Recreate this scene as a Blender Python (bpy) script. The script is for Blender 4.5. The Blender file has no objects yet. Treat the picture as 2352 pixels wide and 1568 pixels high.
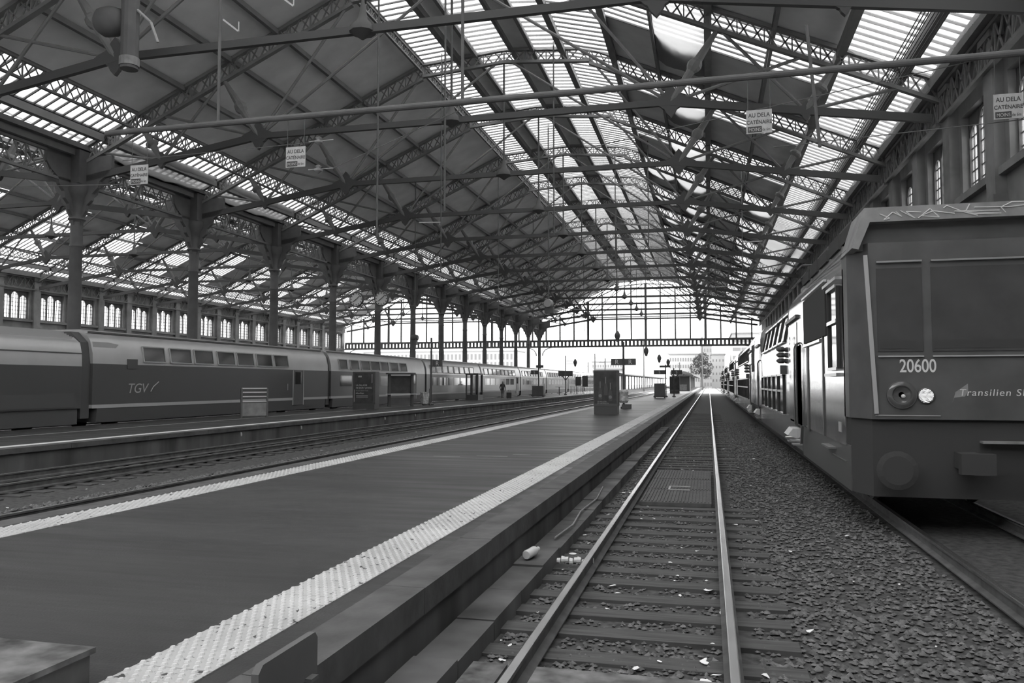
import bpy, bmesh, math, random
import numpy as np
from mathutils import Vector, Matrix
R = math.radians
random.seed(7); rng = np.random.default_rng(7)
scene = bpy.context.scene
col = scene.collection

# ---------------------------------------------------------------- camera, sky, exposure
cam_d = bpy.data.cameras.new('camera'); cam = bpy.data.objects.new('camera', cam_d); col.objects.link(cam)
cam.location = (0, 0, 1.97); cam.rotation_euler = (R(90 + 2.973), 0, R(13.861))
cam_d.sensor_width = 36; cam_d.lens = 28.0; cam_d.clip_start = 0.05; cam_d.clip_end = 2000
scene.camera = cam
world = bpy.data.worlds.new('overcast_sky'); scene.world = world; world.use_nodes = True
bg = world.node_tree.nodes['Background']; bg.inputs[0].default_value = (1, 1, 1, 1); bg.inputs[1].default_value = 2.4
vs = scene.view_settings; vs.view_transform = 'Standard'; vs.look = 'None'; vs.gamma = 1.0; vs.use_curve_mapping = False
vs.exposure = 0.95
scene.display_settings.display_device = 'sRGB'
scene.cycles.max_bounces = 8; scene.cycles.diffuse_bounces = 4; scene.cycles.glossy_bounces = 4
scene.cycles.transparent_max_bounces = 16; scene.cycles.transmission_bounces = 4
scene.cycles.caustics_reflective = False; scene.cycles.caustics_refractive = False

# ---------------------------------------------------------------- materials
def mat(name, g, rough=0.6, metal=0.0, amp=0.0, scale=3.0, stretch=(1, 1, 1), bump=0.0, bscale=20.0, bstretch=None, spec=0.5, ramp=None, ramp_amt=0.0):
    m = bpy.data.materials.new(name); m.use_nodes = True
    nt = m.node_tree; b = nt.nodes['Principled BSDF']
    b.inputs['Roughness'].default_value = rough; b.inputs['Metallic'].default_value = metal
    b.inputs['Specular IOR Level'].default_value = spec
    b.inputs['Base Color'].default_value = (g, g, g, 1)
    geo = nt.nodes.new('ShaderNodeNewGeometry')
    def noise(sc, st, detail=4):
        mp = nt.nodes.new('ShaderNodeMapping'); mp.inputs['Scale'].default_value = st
        nt.links.new(geo.outputs['Position'], mp.inputs['Vector'])
        n = nt.nodes.new('ShaderNodeTexNoise'); n.inputs['Scale'].default_value = sc; n.inputs['Detail'].default_value = detail
        nt.links.new(mp.outputs[0], n.inputs['Vector']); return n
    if amp > 0:
        n = noise(scale, stretch)
        r = nt.nodes.new('ShaderNodeMapRange'); r.inputs[1].default_value = 0.3; r.inputs[2].default_value = 0.7
        r.inputs[3].default_value = g * (1 - amp); r.inputs[4].default_value = g * (1 + amp)
        nt.links.new(n.outputs['Fac'], r.inputs[0]); out = r.outputs[0]
        if ramp is not None:                       # dark worn specks with a hard edge
            n2 = noise(ramp[0], ramp[1], 3)
            r2 = nt.nodes.new('ShaderNodeMapRange'); r2.inputs[1].default_value = ramp[2]; r2.inputs[2].default_value = ramp[2] + 0.04
            r2.inputs[3].default_value = 1.0; r2.inputs[4].default_value = ramp_amt
            nt.links.new(n2.outputs['Fac'], r2.inputs[0])
            mu = nt.nodes.new('ShaderNodeMath'); mu.operation = 'MULTIPLY'
            nt.links.new(out, mu.inputs[0]); nt.links.new(r2.outputs[0], mu.inputs[1]); out = mu.outputs[0]
        cmb = nt.nodes.new('ShaderNodeCombineColor')
        for i in range(3): nt.links.new(out, cmb.inputs[i])
        nt.links.new(cmb.outputs[0], b.inputs['Base Color'])
    if bump > 0:
        n = noise(bscale, bstretch or (1, 1, 1), 3)
        bp = nt.nodes.new('ShaderNodeBump'); bp.inputs['Strength'].default_value = bump; bp.inputs['Distance'].default_value = 0.02
        nt.links.new(n.outputs['Fac'], bp.inputs['Height']); nt.links.new(bp.outputs[0], b.inputs['Normal'])
    return m

def sheet_mat(name, see, soft, amp=0.15, scale=0.35, mix=0.45):
    """a light-passing sheet: part clear (see), part milky (soft)"""
    m = bpy.data.materials.new(name); m.use_nodes = True; nt = m.node_tree; nt.nodes.clear()
    o = nt.nodes.new('ShaderNodeOutputMaterial'); t = nt.nodes.new('ShaderNodeBsdfTransparent')
    tl = nt.nodes.new('ShaderNodeBsdfTranslucent'); mx = nt.nodes.new('ShaderNodeMixShader'); mx.inputs[0].default_value = mix
    tl.inputs[0].default_value = (soft, soft, soft, 1)
    geo = nt.nodes.new('ShaderNodeNewGeometry'); n = nt.nodes.new('ShaderNodeTexNoise')
    n.inputs['Scale'].default_value = scale; n.inputs['Detail'].default_value = 5
    nt.links.new(geo.outputs['Position'], n.inputs['Vector'])
    r = nt.nodes.new('ShaderNodeMapRange'); r.inputs[1].default_value = 0.3; r.inputs[2].default_value = 0.7
    r.inputs[3].default_value = see * (1 - amp); r.inputs[4].default_value = see * (1 + amp)
    c = nt.nodes.new('ShaderNodeCombineColor')
    nt.links.new(n.outputs['Fac'], r.inputs[0])
    for i in range(3): nt.links.new(r.outputs[0], c.inputs[i])
    nt.links.new(c.outputs[0], t.inputs[0])
    nt.links.new(t.outputs[0], mx.inputs[1]); nt.links.new(tl.outputs[0], mx.inputs[2]); nt.links.new(mx.outputs[0], o.inputs[0])
    return m

def glass_mat(name, see):
    m = bpy.data.materials.new(name); m.use_nodes = True; nt = m.node_tree; nt.nodes.clear()
    o = nt.nodes.new('ShaderNodeOutputMaterial'); t = nt.nodes.new('ShaderNodeBsdfTransparent'); t.inputs[0].default_value = (see, see, see, 1)
    g = nt.nodes.new('ShaderNodeBsdfGlossy'); g.inputs['Roughness'].default_value = 0.05
    mx = nt.nodes.new('ShaderNodeMixShader'); mx.inputs[0].default_value = 0.06
    nt.links.new(t.outputs[0], mx.inputs[1]); nt.links.new(g.outputs[0], mx.inputs[2]); nt.links.new(mx.outputs[0], o.inputs[0])
    return m

M = dict(
    tieiron=mat('tie_iron', 0.1, 0.8),
    iron=mat('painted_iron', 0.13, 0.7, amp=0.15, scale=1.5),
    roofiron=mat('roof_iron', 0.22, 0.8, amp=0.1, scale=1.5),
    board=mat('roof_boarding', 0.85, 0.9, amp=0.1, scale=0.6),
    pane=sheet_mat('dirty_roof_glass', 0.9, 0.4, 0.08, 0.3, 0.27),
    net=sheet_mat('safety_net_cloth', 0.8, 0.5, 0.12, 1.2, 0.35),
    tarp=sheet_mat('milky_tarpaulin', 0.5, 0.62, 0.2, 0.5, 0.7),
    greynet=sheet_mat('grey_dust_sheet', 0.3, 0.32, 0.2, 0.8, 0.55),
    pane2=sheet_mat('sooty_roof_glass', 0.78, 0.3, 0.1, 0.3, 0.3),
    clear=glass_mat('clear_glass', 0.92),
    wglass=sheet_mat('frosted_window_glass', 0.92, 0.4, 0.07, 0.8, 0.27),
    stone=mat('wall_stone', 0.25, 0.9, amp=0.25, scale=0.8),
    asphalt=mat('platform_asphalt', 0.042, 0.42, amp=0.25, scale=0.8, stretch=(0.35, 1.6, 1), bump=0.12, bscale=60, spec=0.5),
    kerb=mat('kerb_stone', 0.09, 0.75, amp=0.35, scale=2.5, bump=0.3, bscale=12),
    pface=mat('platform_wall', 0.1, 0.9, amp=0.55, scale=1.2, stretch=(1, 1, 0.25)),
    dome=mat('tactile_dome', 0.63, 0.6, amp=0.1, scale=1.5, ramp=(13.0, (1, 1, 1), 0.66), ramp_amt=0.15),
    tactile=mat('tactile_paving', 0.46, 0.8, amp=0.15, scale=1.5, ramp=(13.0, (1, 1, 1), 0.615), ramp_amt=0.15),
    ballast=mat('ballast_bed', 0.068, 1.0, amp=0.5, scale=9, bump=1.0, bscale=16),
    gravel=mat('ballast_stone', 0.13, 0.9, amp=0.6, scale=11),
    sleeper=mat('oak_sleeper', 0.08, 0.9, amp=0.35, scale=4, stretch=(0.5, 6, 1)),
    rail_top=mat('polished_rail', 0.75, 0.27, 1.0, amp=0.1, scale=2),
    rail=mat('rusty_rail', 0.1, 0.85, amp=0.3, scale=5),
    grate=mat('rubber_deck', 0.09, 0.8, amp=0.25, scale=6),
    steel=mat('brushed_stainless', 0.78, 0.13, 1.0, amp=0.08, scale=2, bump=0.10, bscale=7, bstretch=(1, 2.2, 0.16)),
    dark=mat('dark_enamel', 0.09, 0.45),
    apron=mat('apron_paint', 0.07, 0.9, spec=0.2),
    front=mat('cab_front_paint', 0.1, 0.5, amp=0.2, scale=2),
    black=mat('black_rubber', 0.09, 0.7),
    dglass=mat('dark_train_glass', 0.03, 0.08, spec=0.8),
    roofpanel=mat('scuffed_grey_panel', 0.26, 0.6, amp=0.25, scale=3),
    chrome=mat('bright_trim', 0.6, 0.3, 1.0),
    white=mat('white_paint', 0.75, 0.6),
    grey=mat('grey_paint', 0.42, 0.6),
    lgrey=mat('light_lettering', 0.62, 0.6),
    silver=mat('silver_coach_paint', 0.5, 0.3, 0.35, amp=0.06, scale=1.0, bump=0.04, bscale=2.5, bstretch=(1, 1, 0.5)),
    navy=mat('dark_coach_paint', 0.085, 0.28, spec=0.6),
    signplate=mat('enamel_sign', 0.5, 0.5, amp=0.12, scale=6),
    ink=mat('sign_ink', 0.06, 0.6),
    dial=mat('clock_dial', 0.85, 0.6),
    lens=mat('lamp_lens', 0.35, 0.12, spec=0.9),
    screenglass=mat('windscreen_glass', 0.075, 0.15, amp=0.15, scale=2), headlamp=mat('headlamp_glass', 0.1, 0.1, spec=0.8), markerlight=mat('lit_marker_lens', 0.8, 0.5),
    skin=mat('skin_tone', 0.4, 0.6), coat=mat('dark_coat', 0.07, 0.9), trousers=mat('grey_trousers', 0.2, 0.9),
    plastic=mat('clear_litter_plastic', 0.7, 0.3), paper=mat('litter_paper', 0.88, 0.8),
    bag=mat('clear_bin_bag', 0.5, 0.35, amp=0.5, scale=9),
    poster=mat('dark_poster', 0.06, 0.6, amp=0.3, scale=3),
    pstone=mat('pale_facade', 0.4, 0.9), pwin=mat('facade_window', 0.17, 0.4), psh=mat('grey_facade', 0.28, 0.9),
    leaf=mat('tree_leaf', 0.07, 0.9, amp=0.4, scale=2), bark=mat('tree_bark', 0.12, 0.9),
    yard=mat('outdoor_ground', 0.33, 0.95, amp=0.2, scale=0.3),
    worn=mat('worn_painted_concrete', 0.13, 0.85, amp=0.75, scale=5, stretch=(1, 1, 1)),
    concourse=mat('pale_bounce_floor', 0.7, 0.7, amp=0.1, scale=1.0),
    mast=mat('mast_steel', 0.1, 0.7),
)

# ---------------------------------------------------------------- mesh helpers
class MB:
    def __init__(s): s.v = []; s.f = []
    def add(s, vs, fs):
        o = len(s.v); s.v.extend(tuple(p) for p in vs); s.f.extend(tuple(i + o for i in f) for f in fs); return s
    def box(s, x0, x1, y0, y1, z0, z1):
        return s.add([(x0, y0, z0), (x1, y0, z0), (x1, y1, z0), (x0, y1, z0), (x0, y0, z1), (x1, y0, z1), (x1, y1, z1), (x0, y1, z1)],
                     [(3, 2, 1, 0), (4, 5, 6, 7), (0, 1, 5, 4), (1, 2, 6, 5), (2, 3, 7, 6), (3, 0, 4, 7)])
    def bar(s, a, b, w, h, up=(0, 0, 1)):
        a = Vector(a); b = Vector(b); d = (b - a).normalized(); up = Vector(up)
        if abs(d.dot(up)) > 0.95: up = Vector((0, 1, 0)) if abs(d.y) < 0.9 else Vector((1, 0, 0))
        r = d.cross(up).normalized(); u = r.cross(d).normalized(); r *= w / 2; u *= h / 2
        return s.add([a - r - u, a + r - u, a + r + u, a - r + u, b - r - u, b + r - u, b + r + u, b - r + u],
                     [(3, 2, 1, 0), (4, 5, 6, 7), (0, 1, 5, 4), (1, 2, 6, 5), (2, 3, 7, 6), (3, 0, 4, 7)])
    def tube(s, a, b, r, n=8, r2=None):
        a = Vector(a); b = Vector(b); d = (b - a).normalized(); r2 = r if r2 is None else r2
        t = Vector((0, 0, 1)) if abs(d.z) < 0.9 else Vector((1, 0, 0))
        x = d.cross(t).normalized(); y = d.cross(x).normalized()
        vs = []
        for c, rr in ((a, r), (b, r2)):
            for i in range(n):
                q = 2 * math.pi * i / n; vs.append(c + x * (rr * math.cos(q)) + y * (rr * math.sin(q)))
        fs = [(i, (i + 1) % n, n + (i + 1) % n, n + i) for i in range(n)]
        fs += [tuple(range(n))[::-1], tuple(range(n, 2 * n))]
        return s.add(vs, fs)
    def path(s, pts, r, n=6):
        for a, b in zip(pts, pts[1:]): s.tube(a, b, r, n)
        return s
    def lathe(s, prof, n=16, c=(0, 0, 0), axis='z'):
        vs = []
        for r, h in prof:
            for i in range(n):
                q = 2 * math.pi * i / n; p = (r * math.cos(q), r * math.sin(q), h)
                if axis == 'y': p = (p[0], p[2], p[1])
                if axis == 'x': p = (p[2], p[0], p[1])
                vs.append((p[0] + c[0], p[1] + c[1], p[2] + c[2]))
        m = len(prof)
        fs = [(j * n + i, j * n + (i + 1) % n, (j + 1) * n + (i + 1) % n, (j + 1) * n + i) for j in range(m - 1) for i in range(n)]
        fs += [tuple(range(n))[::-1], tuple(range((m - 1) * n, m * n))]
        return s.add(vs, fs)
    def prism(s, prof, axis, a0, a1):
        """closed 2D outline pushed from a0 to a1; axis y: outline is (x,z); axis x: (y,z); axis z: (x,y)"""
        def pt(p, a): return {'y': (p[0], a, p[1]), 'x': (a, p[0], p[1]), 'z': (p[0], p[1], a)}[axis]
        n = len(prof)
        vs = [pt(p, a0) for p in prof] + [pt(p, a1) for p in prof]
        fs = [(i, (i + 1) % n, n + (i + 1) % n, n + i) for i in range(n)] + [tuple(range(n))[::-1], tuple(range(n, 2 * n))]
        return s.add(vs, fs)
    def mesh(s, name, mt, smooth=False):
        me = bpy.data.meshes.new(name); me.from_pydata(s.v, [], s.f); me.update()
        bm = bmesh.new(); bm.from_mesh(me); bmesh.ops.recalc_face_normals(bm, faces=bm.faces); bm.to_mesh(me); bm.free()
        me.materials.append(M[mt] if isinstance(mt, str) else mt)
        if smooth:
            me.shade_smooth()
            try: me.set_sharp_from_angle(angle=R(40))
            except Exception: pass
        return me

def put(name, me, parent=None, loc=None, rz=0.0):
    o = bpy.data.objects.new(name, me); col.objects.link(o)
    if parent: o.parent = parent
    if loc: o.location = loc
    if rz: o.rotation_euler.z = rz
    return o
def obj(name, mb, mt, parent=None, loc=None, smooth=False, rz=0.0):
    return put(name, mb.mesh(name, mt, smooth), parent, loc, rz)
def empty(name, loc=(0, 0, 0), rz=0.0):
    o = bpy.data.objects.new(name, None); col.objects.link(o); o.location = loc; o.rotation_euler.z = rz; o.empty_display_size = 0.2; return o
def tag(o, label=None, cat=None, group=None, kind=None):
    for k, v in (('label', label), ('category', cat), ('group', group), ('kind', kind)):
        if v: o[k] = v
    return o
def copy_tree(o, parent=None):
    c = o.copy(); col.objects.link(c); c.parent = parent
    for ch in list(o.children): copy_tree(ch, c)
    return c
def text(name, body, size, mt, loc, rot, parent=None, align='LEFT', shear=0.0, ext=0.002, sx=1.0, bold=0.0, space=1.0):
    cu = bpy.data.curves.new(name, 'FONT'); cu.body = body; cu.size = size; cu.extrude = ext; cu.align_x = align; cu.shear = shear
    cu.offset = bold; cu.space_character = space
    cu.materials.append(M[mt]); tmp = bpy.data.objects.new('tmp_text', cu)
    me = bpy.data.meshes.new_from_object(tmp); me.name = name
    bpy.data.objects.remove(tmp); bpy.data.curves.remove(cu)
    o = bpy.data.objects.new(name, me); col.objects.link(o)
    o.location = loc; o.rotation_euler = rot; o.scale = (sx, 1, 1)
    if parent: o.parent = parent
    return o
FACE_Y = (R(90), 0, 0)          # readable from -y
FACE_X = (R(90), 0, R(90))      # readable from +x
FACE_XN = (R(90), 0, R(-90))    # readable from -x

# ---------------------------------------------------------------- measures
ZP = 0.36                       # platform height over rail
BAY = 10.08; Y0 = 35.72         # truss spacing, truss 0
YI = [Y0 + BAY * i for i in range(-5, 13)]
YEND = YI[-1]; YBACK = YI[0]
XC = -11.8; HALF = 21.2; ZS = 14.6; LX = -54.2   # nave centres and springing
def zr(u):
    u = abs(u)
    return 22.2 - 0.08 * u if u <= 5.2 else 21.784 - (u - 5.2) * (21.784 - ZS) / (HALF - 5.2)

# ================================================================ ground, tracks, platforms
g = MB().box(-76.5, 10.2, -15.5, 168, -0.9, -0.225)
floor = obj('floor', g, 'ballast'); tag(floor, 'dark ballast bed under the tracks inside the hall', kind='structure')
g = MB().box(-400, 300, 168, 900, -0.9, -0.3)
tag(obj('ground', g, 'yard'), 'pale open ground of the rail yard beyond the hall', kind='structure')

def rail_mesh(y0, y1):
    foot = MB(); top = MB()
    foot.prism([(-.07, -.17), (.07, -.17), (.07, -.155), (.012, -.13), (.012, -.05), (.034, -.035), (.034, -.008), (-.034, -.008), (-.034, -.035), (-.012, -.05), (-.012, -.13), (-.07, -.155)], 'y', y0, y1)
    top.prism([(-.034, -.008), (.034, -.008), (.034, -.003), (.026, 0), (-.026, 0), (-.034, -.003)], 'y', y0, y1)
    return foot.mesh('rail_web', 'rail'), top.mesh('running_surface', 'rail_top')
RF, RT = rail_mesh(2.4, 460)
sl = MB().box(-1.3, 1.3, -.13, .13, -.36, -.19).mesh('sleeper', 'sleeper')
TRACKS = [('centre', -.6, 'track with polished rails beside the tactile strip platform'),
          ('train', 3.47, 'track under the stainless steel suburban train'),
          ('kiosk', -9.55, 'track just behind the middle platform'),
          ('second', -14.15, 'track beside the far low platform wall'),
          ('coach', -24.65, 'track under the silver high speed train'),
          ('rear', -29.2, 'track between the high speed train and the iron columns')]
for nm, x, lab in TRACKS:
    t = empty('railway_track', (x, 0, 0)); tag(t, lab, 'track', kind='structure')
    for sx in (-.75, .75):
        put('rail', RF, t, (sx, 0, 0)); put('running_surface', RT, t, (sx, 0, 0))
    if nm in ('centre',):
        for k in range(90):
            yy = 4.6 + .6 * k
            if 14.2 < yy < 20.0: continue
            o = put('sleeper', sl, t, (random.uniform(-.03, .03), yy, random.uniform(-.01, .01))); o.rotation_euler.z = random.uniform(-.01, .01)
    if nm == 'kiosk' or nm == 'second':
        for k in range(80): put('sleeper', sl, t, (random.uniform(-.03, .03), 8 + .6 * k, random.uniform(-.015, .005)))

# rubber decking between the rails, a crossing plank near the camera
deck = empty('crossing_deck', (-.6, 17.0, -.2)); tag(deck, 'ribbed dark deck plate lying between the rails of the nearest track', 'deck plate')
for i in range(3):
    p = MB().box(-.62, .62, -2.6 + i * 1.75, -.9 + i * 1.75, 0, .07)
    for k in range(20): p.box(-.6 + k * .061, -.575 + k * .061, -2.55 + i * 1.75, -.95 + i * 1.75, .07, .085)
    obj('deck_plate', p, 'grate', deck)
h = MB().box(-.2, .22, -1.05, -1.0, .085, .1).box(-.2, .22, -.55, -.5, .085, .1).box(-.2, -.16, -1, -.5, .085, .1)
obj('deck_hatch_frame', h, 'grey', deck)
cr = empty('crossing_plank', (-.6, 5.9, -.19)); tag(cr, 'worn concrete crossing slab across the rails at the picture bottom', 'slab')
for x0, x1 in ((-1.12, -.86), (-.64, .64), (.86, 2.4)): obj('crossing_slab', MB().box(x0, x1, -.75, -.12, 0, .1), 'worn', cr)

tag(obj('floor_light_bounce', MB().box(-75.7, 9.8, YBACK, 2.3, -.225, ZP), 'concourse'), 'unseen pale concourse floor added to bounce light up to the roof', kind='structure')  # unseen pale floor, added to bounce light up onto the roof boarding
# ---- middle platform
mp = empty('platform', (0, 0, 0)); tag(mp, 'middle asphalt platform with two pale tactile strips', 'platform', kind='structure')
XE, XW = -2.2, -8.05
obj('platform_surface', MB().box(XW + .3, XE - .3, 2.3, 262, -.3, ZP), 'asphalt', mp)
obj('platform_face', MB().box(XE - .3, XE - .04, 2.3, 262, -.35, ZP - .2), 'pface', mp)
obj('platform_face', MB().box(XW + .04, XW + .3, 2.3, 262, -.35, ZP - .2), 'pface', mp)
kb = MB().box(-.17, .17, .004, 1.996, -.2, .004).mesh('kerb_stone', 'kerb')
kb_w = MB().box(-.17, .17, .004, 1.996, -.2, .002).mesh('kerb_stone', 'kerb')
for k in range(75):
    put('kerb_stone', kb, mp, (XE - .16 + random.uniform(-.006, .006), 2 + 2 * k, ZP + random.uniform(-.004, .004)))
    put('kerb_stone', kb_w, mp, (XW + .16, 2 + 2 * k, ZP))
for x in (XE - .16, XW + .16):
    o = obj('kerb_stone', MB().box(-.16, .16, 152.01, 262, -.2, .003), 'kerb', mp, (x, 0, ZP))
TL, TW = 0.786, 0.49
def tile_mesh(n_x, n_y, seg):
    t = MB().box(-TW / 2, TW / 2, .004, TL - .004, -.012, .006)
    for i in range(n_x):
        for j in range(n_y):
            cx = -TW / 2 + (i + .5 + (.25 if j % 2 else -.25)) * TW / n_x; cy = (j + .5) * TL / n_y
            t.lathe([(.021, .006), (.0135, .017)], seg, (cx, cy, 0))
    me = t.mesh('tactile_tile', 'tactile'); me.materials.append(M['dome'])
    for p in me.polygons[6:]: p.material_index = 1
    return me
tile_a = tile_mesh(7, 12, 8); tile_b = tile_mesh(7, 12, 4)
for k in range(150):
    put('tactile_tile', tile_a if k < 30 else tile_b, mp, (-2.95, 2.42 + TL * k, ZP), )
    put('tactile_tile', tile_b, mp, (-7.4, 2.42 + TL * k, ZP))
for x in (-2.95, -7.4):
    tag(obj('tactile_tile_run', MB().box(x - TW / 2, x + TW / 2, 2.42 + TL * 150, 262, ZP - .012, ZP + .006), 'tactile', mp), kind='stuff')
# drawn chalky marks on the asphalt
mk = MB(); mk.box(-5.0, -4.3, 17.0, 17.04, ZP, ZP + .003); mk.box(-4.3, -3.9, 17.5, 17.53, ZP, ZP + .003); mk.box(-5.9, -5.3, 16.7, 16.73, ZP, ZP + .003)
tag(obj('chalk_mark', mk, 'grey', mp), kind='stuff')

# ---- far (left) platform
lp = empty('platform', (0, 0, 0)); tag(lp, 'far platform with a thin white edge line beside the silver train', 'platform', kind='structure')
LE, LW = -16.6, -22.9
obj('platform_surface', MB().box(LW, LE - .3, 2.3, 262, -.3, ZP), 'asphalt', lp)
obj('platform_face', MB().box(LE - .3, LE - .06, 2.3, 262, -.35, ZP - .12), 'pface', lp)
kb2 = MB().box(-.16, .16, .006, 2.994, -.13, .004).mesh('kerb_stone', 'kerb')
for k in range(55): put('kerb_stone', kb2, lp, (LE - .15, 3 + 3 * k, ZP))
for k in range(55): put('edge_line', bpy.data.meshes['line'] if 'line' in bpy.data.meshes else MB().box(-.17, .17, 0, 2.98, 0, .006).mesh('line', 'white'), lp, (LE - .62, 3 + 3 * k, ZP))
ln = MB(); ln.box(-20.4, -20.32, 18, 60, ZP, ZP + .004); obj('painted_line', ln, 'grey', lp)
for k in range(6):      # small white fixings under the platform edge
    obj('edge_fixing', MB().prism([(-.05, .02), (.04, .0), (.05, -.1), (.02, -.14), (-.02, -.03)], 'x', -.03, .015), 'lgrey', lp, (LE - .035, 25 + 6.3 * k + random.uniform(-2, 2), ZP - .2))

# ---- ballast stones
def stones(n, xf, yf, s0, s1, zf, skip=lambda x, y: 14.2 < y < 20 and -1.3 < x < .1 or 5.05 < y < 5.9 and x > -1.8):
    oc = np.array([(1, 0, 0), (-1, 0, 0), (0, 1, 0), (0, -1, 0), (0, 0, 1), (0, 0, -1)], float)
    tri = [(0, 2, 4), (2, 1, 4), (1, 3, 4), (3, 0, 4), (2, 0, 5), (1, 2, 5), (3, 1, 5), (0, 3, 5)]
    xs = xf(n); ys = yf(n); V = []; F = []
    kp = [i for i in range(n) if not skip(xs[i], ys[i])]; xs = xs[kp]; ys = ys[kp]; n = len(kp)
    for i in range(n):
        s = rng.uniform(s0, s1); q = oc * (s * rng.uniform(.55, 1.25, (6, 1))) * np.array([1, 1, .6]); a = rng.uniform(0, 6.28)
        c, sn = math.cos(a), math.sin(a); q = np.stack([q[:, 0] * c - q[:, 1] * sn, q[:, 0] * sn + q[:, 1] * c, q[:, 2]], 1)
        q += np.array([xs[i], ys[i], zf(xs[i]) + s * .15]); V.extend(map(tuple, q)); b = 6 * i; F.extend((t[0] + b, t[1] + b, t[2] + b) for t in tri)
    me = bpy.data.meshes.new('ballast_gravel'); me.from_pydata(V, [], F); me.materials.append(M['gravel']); return me
near = lambda lo, hi, p=1.6: (lambda n: lo + (hi - lo) * rng.uniform(0, 1, n) ** p)
uni = lambda lo, hi: (lambda n: rng.uniform(lo, hi, n))
zb = lambda x: -.31
tag(put('ballast_gravel', stones(15000, uni(.35, 2.6), near(4.6, 46), .02, .045, lambda x: -.215)), 'grey ballast stones beside the rail along the suburban train', 'gravel', kind='stuff')
tag(put('ballast_gravel', stones(6000, uni(-1.25, .05), near(5.9, 46), .015, .035, lambda x: -.215)), 'small dark ballast stones between the nearest rails', 'gravel', kind='stuff')
tag(put('ballast_gravel', stones(3500, uni(-1.74, -1.45), near(5, 46), .015, .035, lambda x: -.215)), 'ballast stones between the platform wall and the nearest rail', 'gravel', kind='stuff')
tag(put('ballast_gravel', stones(9000, uni(-11.6, -10.45), near(9, 80, 1.3), .03, .065, lambda x: -.2)), 'pale ballast stones heaped between the two left tracks', 'gravel', kind='stuff')
# cable trough below the platform edge
ct = empty('cable_trough', (0, 0, 0)); tag(ct, 'low concrete cable trough under the middle platform edge', 'cable trough')
for k in range(34): obj('trough_cover', MB().box(-2.14, -1.8, 2.6 + k * 1.02, 3.6 + k * 1.02, -.34, -.05 + random.uniform(-.012, .012)), 'pface', ct)
for k, (x, y) in enumerate(((-1.68, 9.6), (-1.62, 10.6), (-1.6, 12.2))):
    pass
o = obj('fallen_cable', MB().path([(-1.95, 10.2, -.022), (-1.88, 11.2, -.02), (-1.96, 12.4, -.022), (-1.9, 13.8, -.02), (-2.0, 15.4, -.022)], .012), 'roofpanel'); tag(o, 'loose grey cable lying along the trough by the platform wall', 'cable')

# ---- litter
bo = empty('plastic_bottle', (-2.03, 8.9, -.03)); bo.rotation_euler = (R(2), 0, R(-12)); bo.scale = (1.5, 1.5, 1.5); tag(bo, 'clear plastic bottle lying on the trough by the platform', 'bottle')
b1 = MB().lathe([(.03, 0), (.036, .01), (.036, .06), (.032, .075), (.036, .09), (.036, .15), (.016, .19), (.013, .205)], 14, axis='y'); obj('bottle_body', b1, 'plastic', bo, (0, 0, .036), True)
obj('cap', MB().lathe([(.016, .205), (.016, .225)], 12, axis='y'), 'white', bo, (0, 0, .036))
lid = obj('paper_lid', MB().lathe([(.045, 0), (.05, .006), (.044, .01), (.02, .006)], 18), 'paper', None, (-1.7, 10.1, -.195)); tag(lid, 'round white cup lid on the dark ballast beside the bottle', 'lid')
cb = MB()
for i in range(9):
    a = i * .05; cb.lathe([(.03 + .012 * (i % 2), -.02), (.034, .02)], 9, (a - .2, .03 * math.sin(i * 2.1), .03 + .012 * (i % 3)), 'x')
tag(obj('crushed_bottle', cb, 'plastic', None, (-1.55, 9.4, -.16)), 'crushed clear bottle lying against the left rail', 'bottle')
def scrap():
    m = MB(); n = random.randint(4, 7); vs = []; 
    for i in range(n):
        q = 6.28 * i / n; r = random.uniform(.5, 1.1); vs.append((r * math.cos(q), r * .6 * math.sin(q), random.uniform(0, .35)))
    vs2 = [(x, y, z + .08) for x, y, z in vs]
    m.add(vs + vs2, [tuple(range(n))[::-1], tuple(range(n, 2 * n))] + [(i, (i + 1) % n, n + (i + 1) % n, n + i) for i in range(n)])
    return m.mesh('litter_scrap', 'paper')
SC = [scrap() for _ in range(8)]
def scatter(n, x0, x1, y0, y1, z, s0, s1, label, group, p=1.5):
    for i in range(n):
        o = put('litter_scrap', random.choice(SC), None, (random.uniform(x0, x1), y0 + (y1 - y0) * random.random() ** p, z))
        s = random.uniform(s0, s1); o.scale = (s * random.uniform(.6, 1.6), s, s * .6); o.rotation_euler.z = random.uniform(0, 6.28); tag(o, label, 'litter', group)
scatter(46, -1.2, .05, 5.9, 24, -.19, .018, .05, 'small pale scrap of litter between the nearest rails', 'litter between the nearest rails')
scatter(14, -.1, .12, 5.6, 9, -.185, .03, .075, 'crumpled paper scrap against the right hand polished rail', 'litter against the polished rail')
scatter(34, -1.8, -1.42, 5.4, 26, -.195, .018, .045, 'small pale scrap of litter beside the platform wall', 'litter beside the platform wall')
scatter(40, .35, 2.0, 6, 34, -.19, .018, .05, 'small pale scrap of litter on the ballast below the suburban train', 'litter on the ballast below the train')
scatter(24, -13.2, -8.9, 11, 45, -.2, .03, .06, 'small pale scrap of litter on the left tracks', 'litter on the left tracks')

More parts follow.
